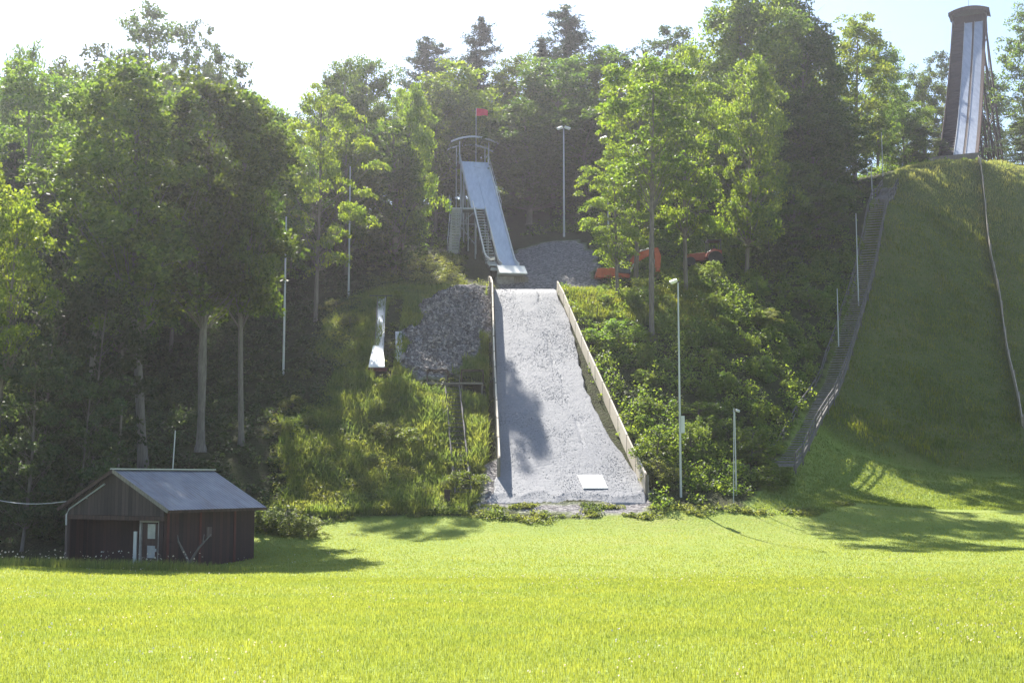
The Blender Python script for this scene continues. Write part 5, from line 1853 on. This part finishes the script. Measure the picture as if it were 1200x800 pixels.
    for u, r in ((808, .42), (837, .68)):
        for k in (-.85, .85):
            c_ = Vector((X2(u), Y2 + k, zz + r)); MB().tube([c_ - Vector((0, .14, 0)), c_ + Vector((0, .14, 0))], r, 20).build('tyre', M['rubber'], r2)
    mb = MB()
    for u in (829, 844):
        for k in (-.6, .6): mb.beam((X2(u), Y2 + k, zz + 1.2), (X2(u), Y2 + k, zz + 2.4), .07, .07, (0, 1, 0))
    mb.box(((X2(829) + X2(844)) / 2, Y2, zz + 2.42), (1.3, 1.4, .07)); mb.build('roll_frame', M['dark_steel'], r2)
    MB().box((X2(833), Y2, zz + 1.45), (.5, .5, .12)).box((X2(837), Y2, zz + 1.75), (.1, .5, .5)).build('seat', M['rubber'], r2)
    tag(r2, 'small red machine half hidden behind trees, right of the excavator', 'tractor')


M['cab_glass'] = mat_plain('cab_glass', (.05, .06, .06), (.09, .10, .10), 2, .08)
M['tractor_red'] = mat_plain('red_paint', (.22, .04, .022), (.34, .065, .035), 2, .5)
excavator()

# fallen timber and a barrier in front of the yard
def timbers():
    a, b = P(576, 338, 103.3), P(655, 338, 103)
    for i, (u0, u1, v, Y, lb) in enumerate(((690, 720, 345, 103.2, 'long dark timber lying at the ramp top left of the excavator'),)):
        p, q = G(u0, v, Y), G(u1, v, Y)
        o = MB().beam(p + Vector((0, 0, .2)), q + Vector((0, 0, .2)), .3, .28).build('timber', M['dark_wood'])
        tag(o, lb, 'timber')


timbers()

# ------------------------------------------------------------------ haze
def haze():
    m, nt, out = newmat('haze')
    v = N(nt, 'ShaderNodeVolumePrincipled')
    v.inputs['Color'].default_value = (.93, .92, 1.0, 1)
    v.inputs['Density'].default_value = HAZE
    v.inputs['Anisotropy'].default_value = .7
    L(nt, v.outputs[0], out.inputs['Volume'])
    zlo = -8.0
    mb = MB(); mb.box((0, 230, (zlo + 90) / 2), (850, 600, 90 - zlo))
    o = mb.build('haze', m)
    tag(o, 'thin bright haze in the air', 'haze', kind='stuff')


HAZE = .0003
haze()

# ------------------------------------------------------------------ light, sky, camera
AZ, EL = R(-18), R(44)
sd = Vector((math.sin(AZ) * math.cos(EL), math.cos(AZ) * math.cos(EL), math.sin(EL)))
sun = bpy.data.lights.new('sun', 'SUN')
sun.energy = 5.0; sun.angle = R(.53); sun.color = (1, .95, .86)
so = bpy.data.objects.new('sun', sun); COL.objects.link(so)
so.rotation_euler = sd.to_track_quat('Z', 'Y').to_euler()
so.location = sd * 200
w = bpy.data.worlds.new('World'); SC.world = w; w.use_nodes = True
nt = w.node_tree; nt.nodes.clear()
sk = nt.nodes.new('ShaderNodeTexSky'); sk.sky_type = 'NISHITA'; sk.sun_disc = False
sk.sun_elevation = EL; sk.sun_rotation = AZ; sk.air_density = 1.0; sk.dust_density = .6; sk.ozone_density = 1.2
bg = nt.nodes.new('ShaderNodeBackground'); bg.inputs['Strength'].default_value = .08
wo = nt.nodes.new('ShaderNodeOutputWorld')
nt.links.new(sk.outputs[0], bg.inputs[0]); nt.links.new(bg.outputs[0], wo.inputs[0])

cam = bpy.data.cameras.new('camera')
cam.sensor_width = 36; cam.lens = 45; cam.clip_end = 3000; cam.clip_start = .1
co = bpy.data.objects.new('camera', cam); COL.objects.link(co)
co.rotation_euler = (math.pi / 2 + TH, 0, 0)
SC.camera = co

SC.view_settings.view_transform = 'Standard'
SC.view_settings.look = 'None'
SC.view_settings.exposure = 1.5
SC.view_settings.gamma = 1
cy = SC.cycles
cy.max_bounces = 6; cy.diffuse_bounces = 2; cy.glossy_bounces = 2; cy.transmission_bounces = 3; cy.volume_bounces = 0; cy.transparent_max_bounces = 6
cy.use_denoising = True
cy.sample_clamp_indirect = 6
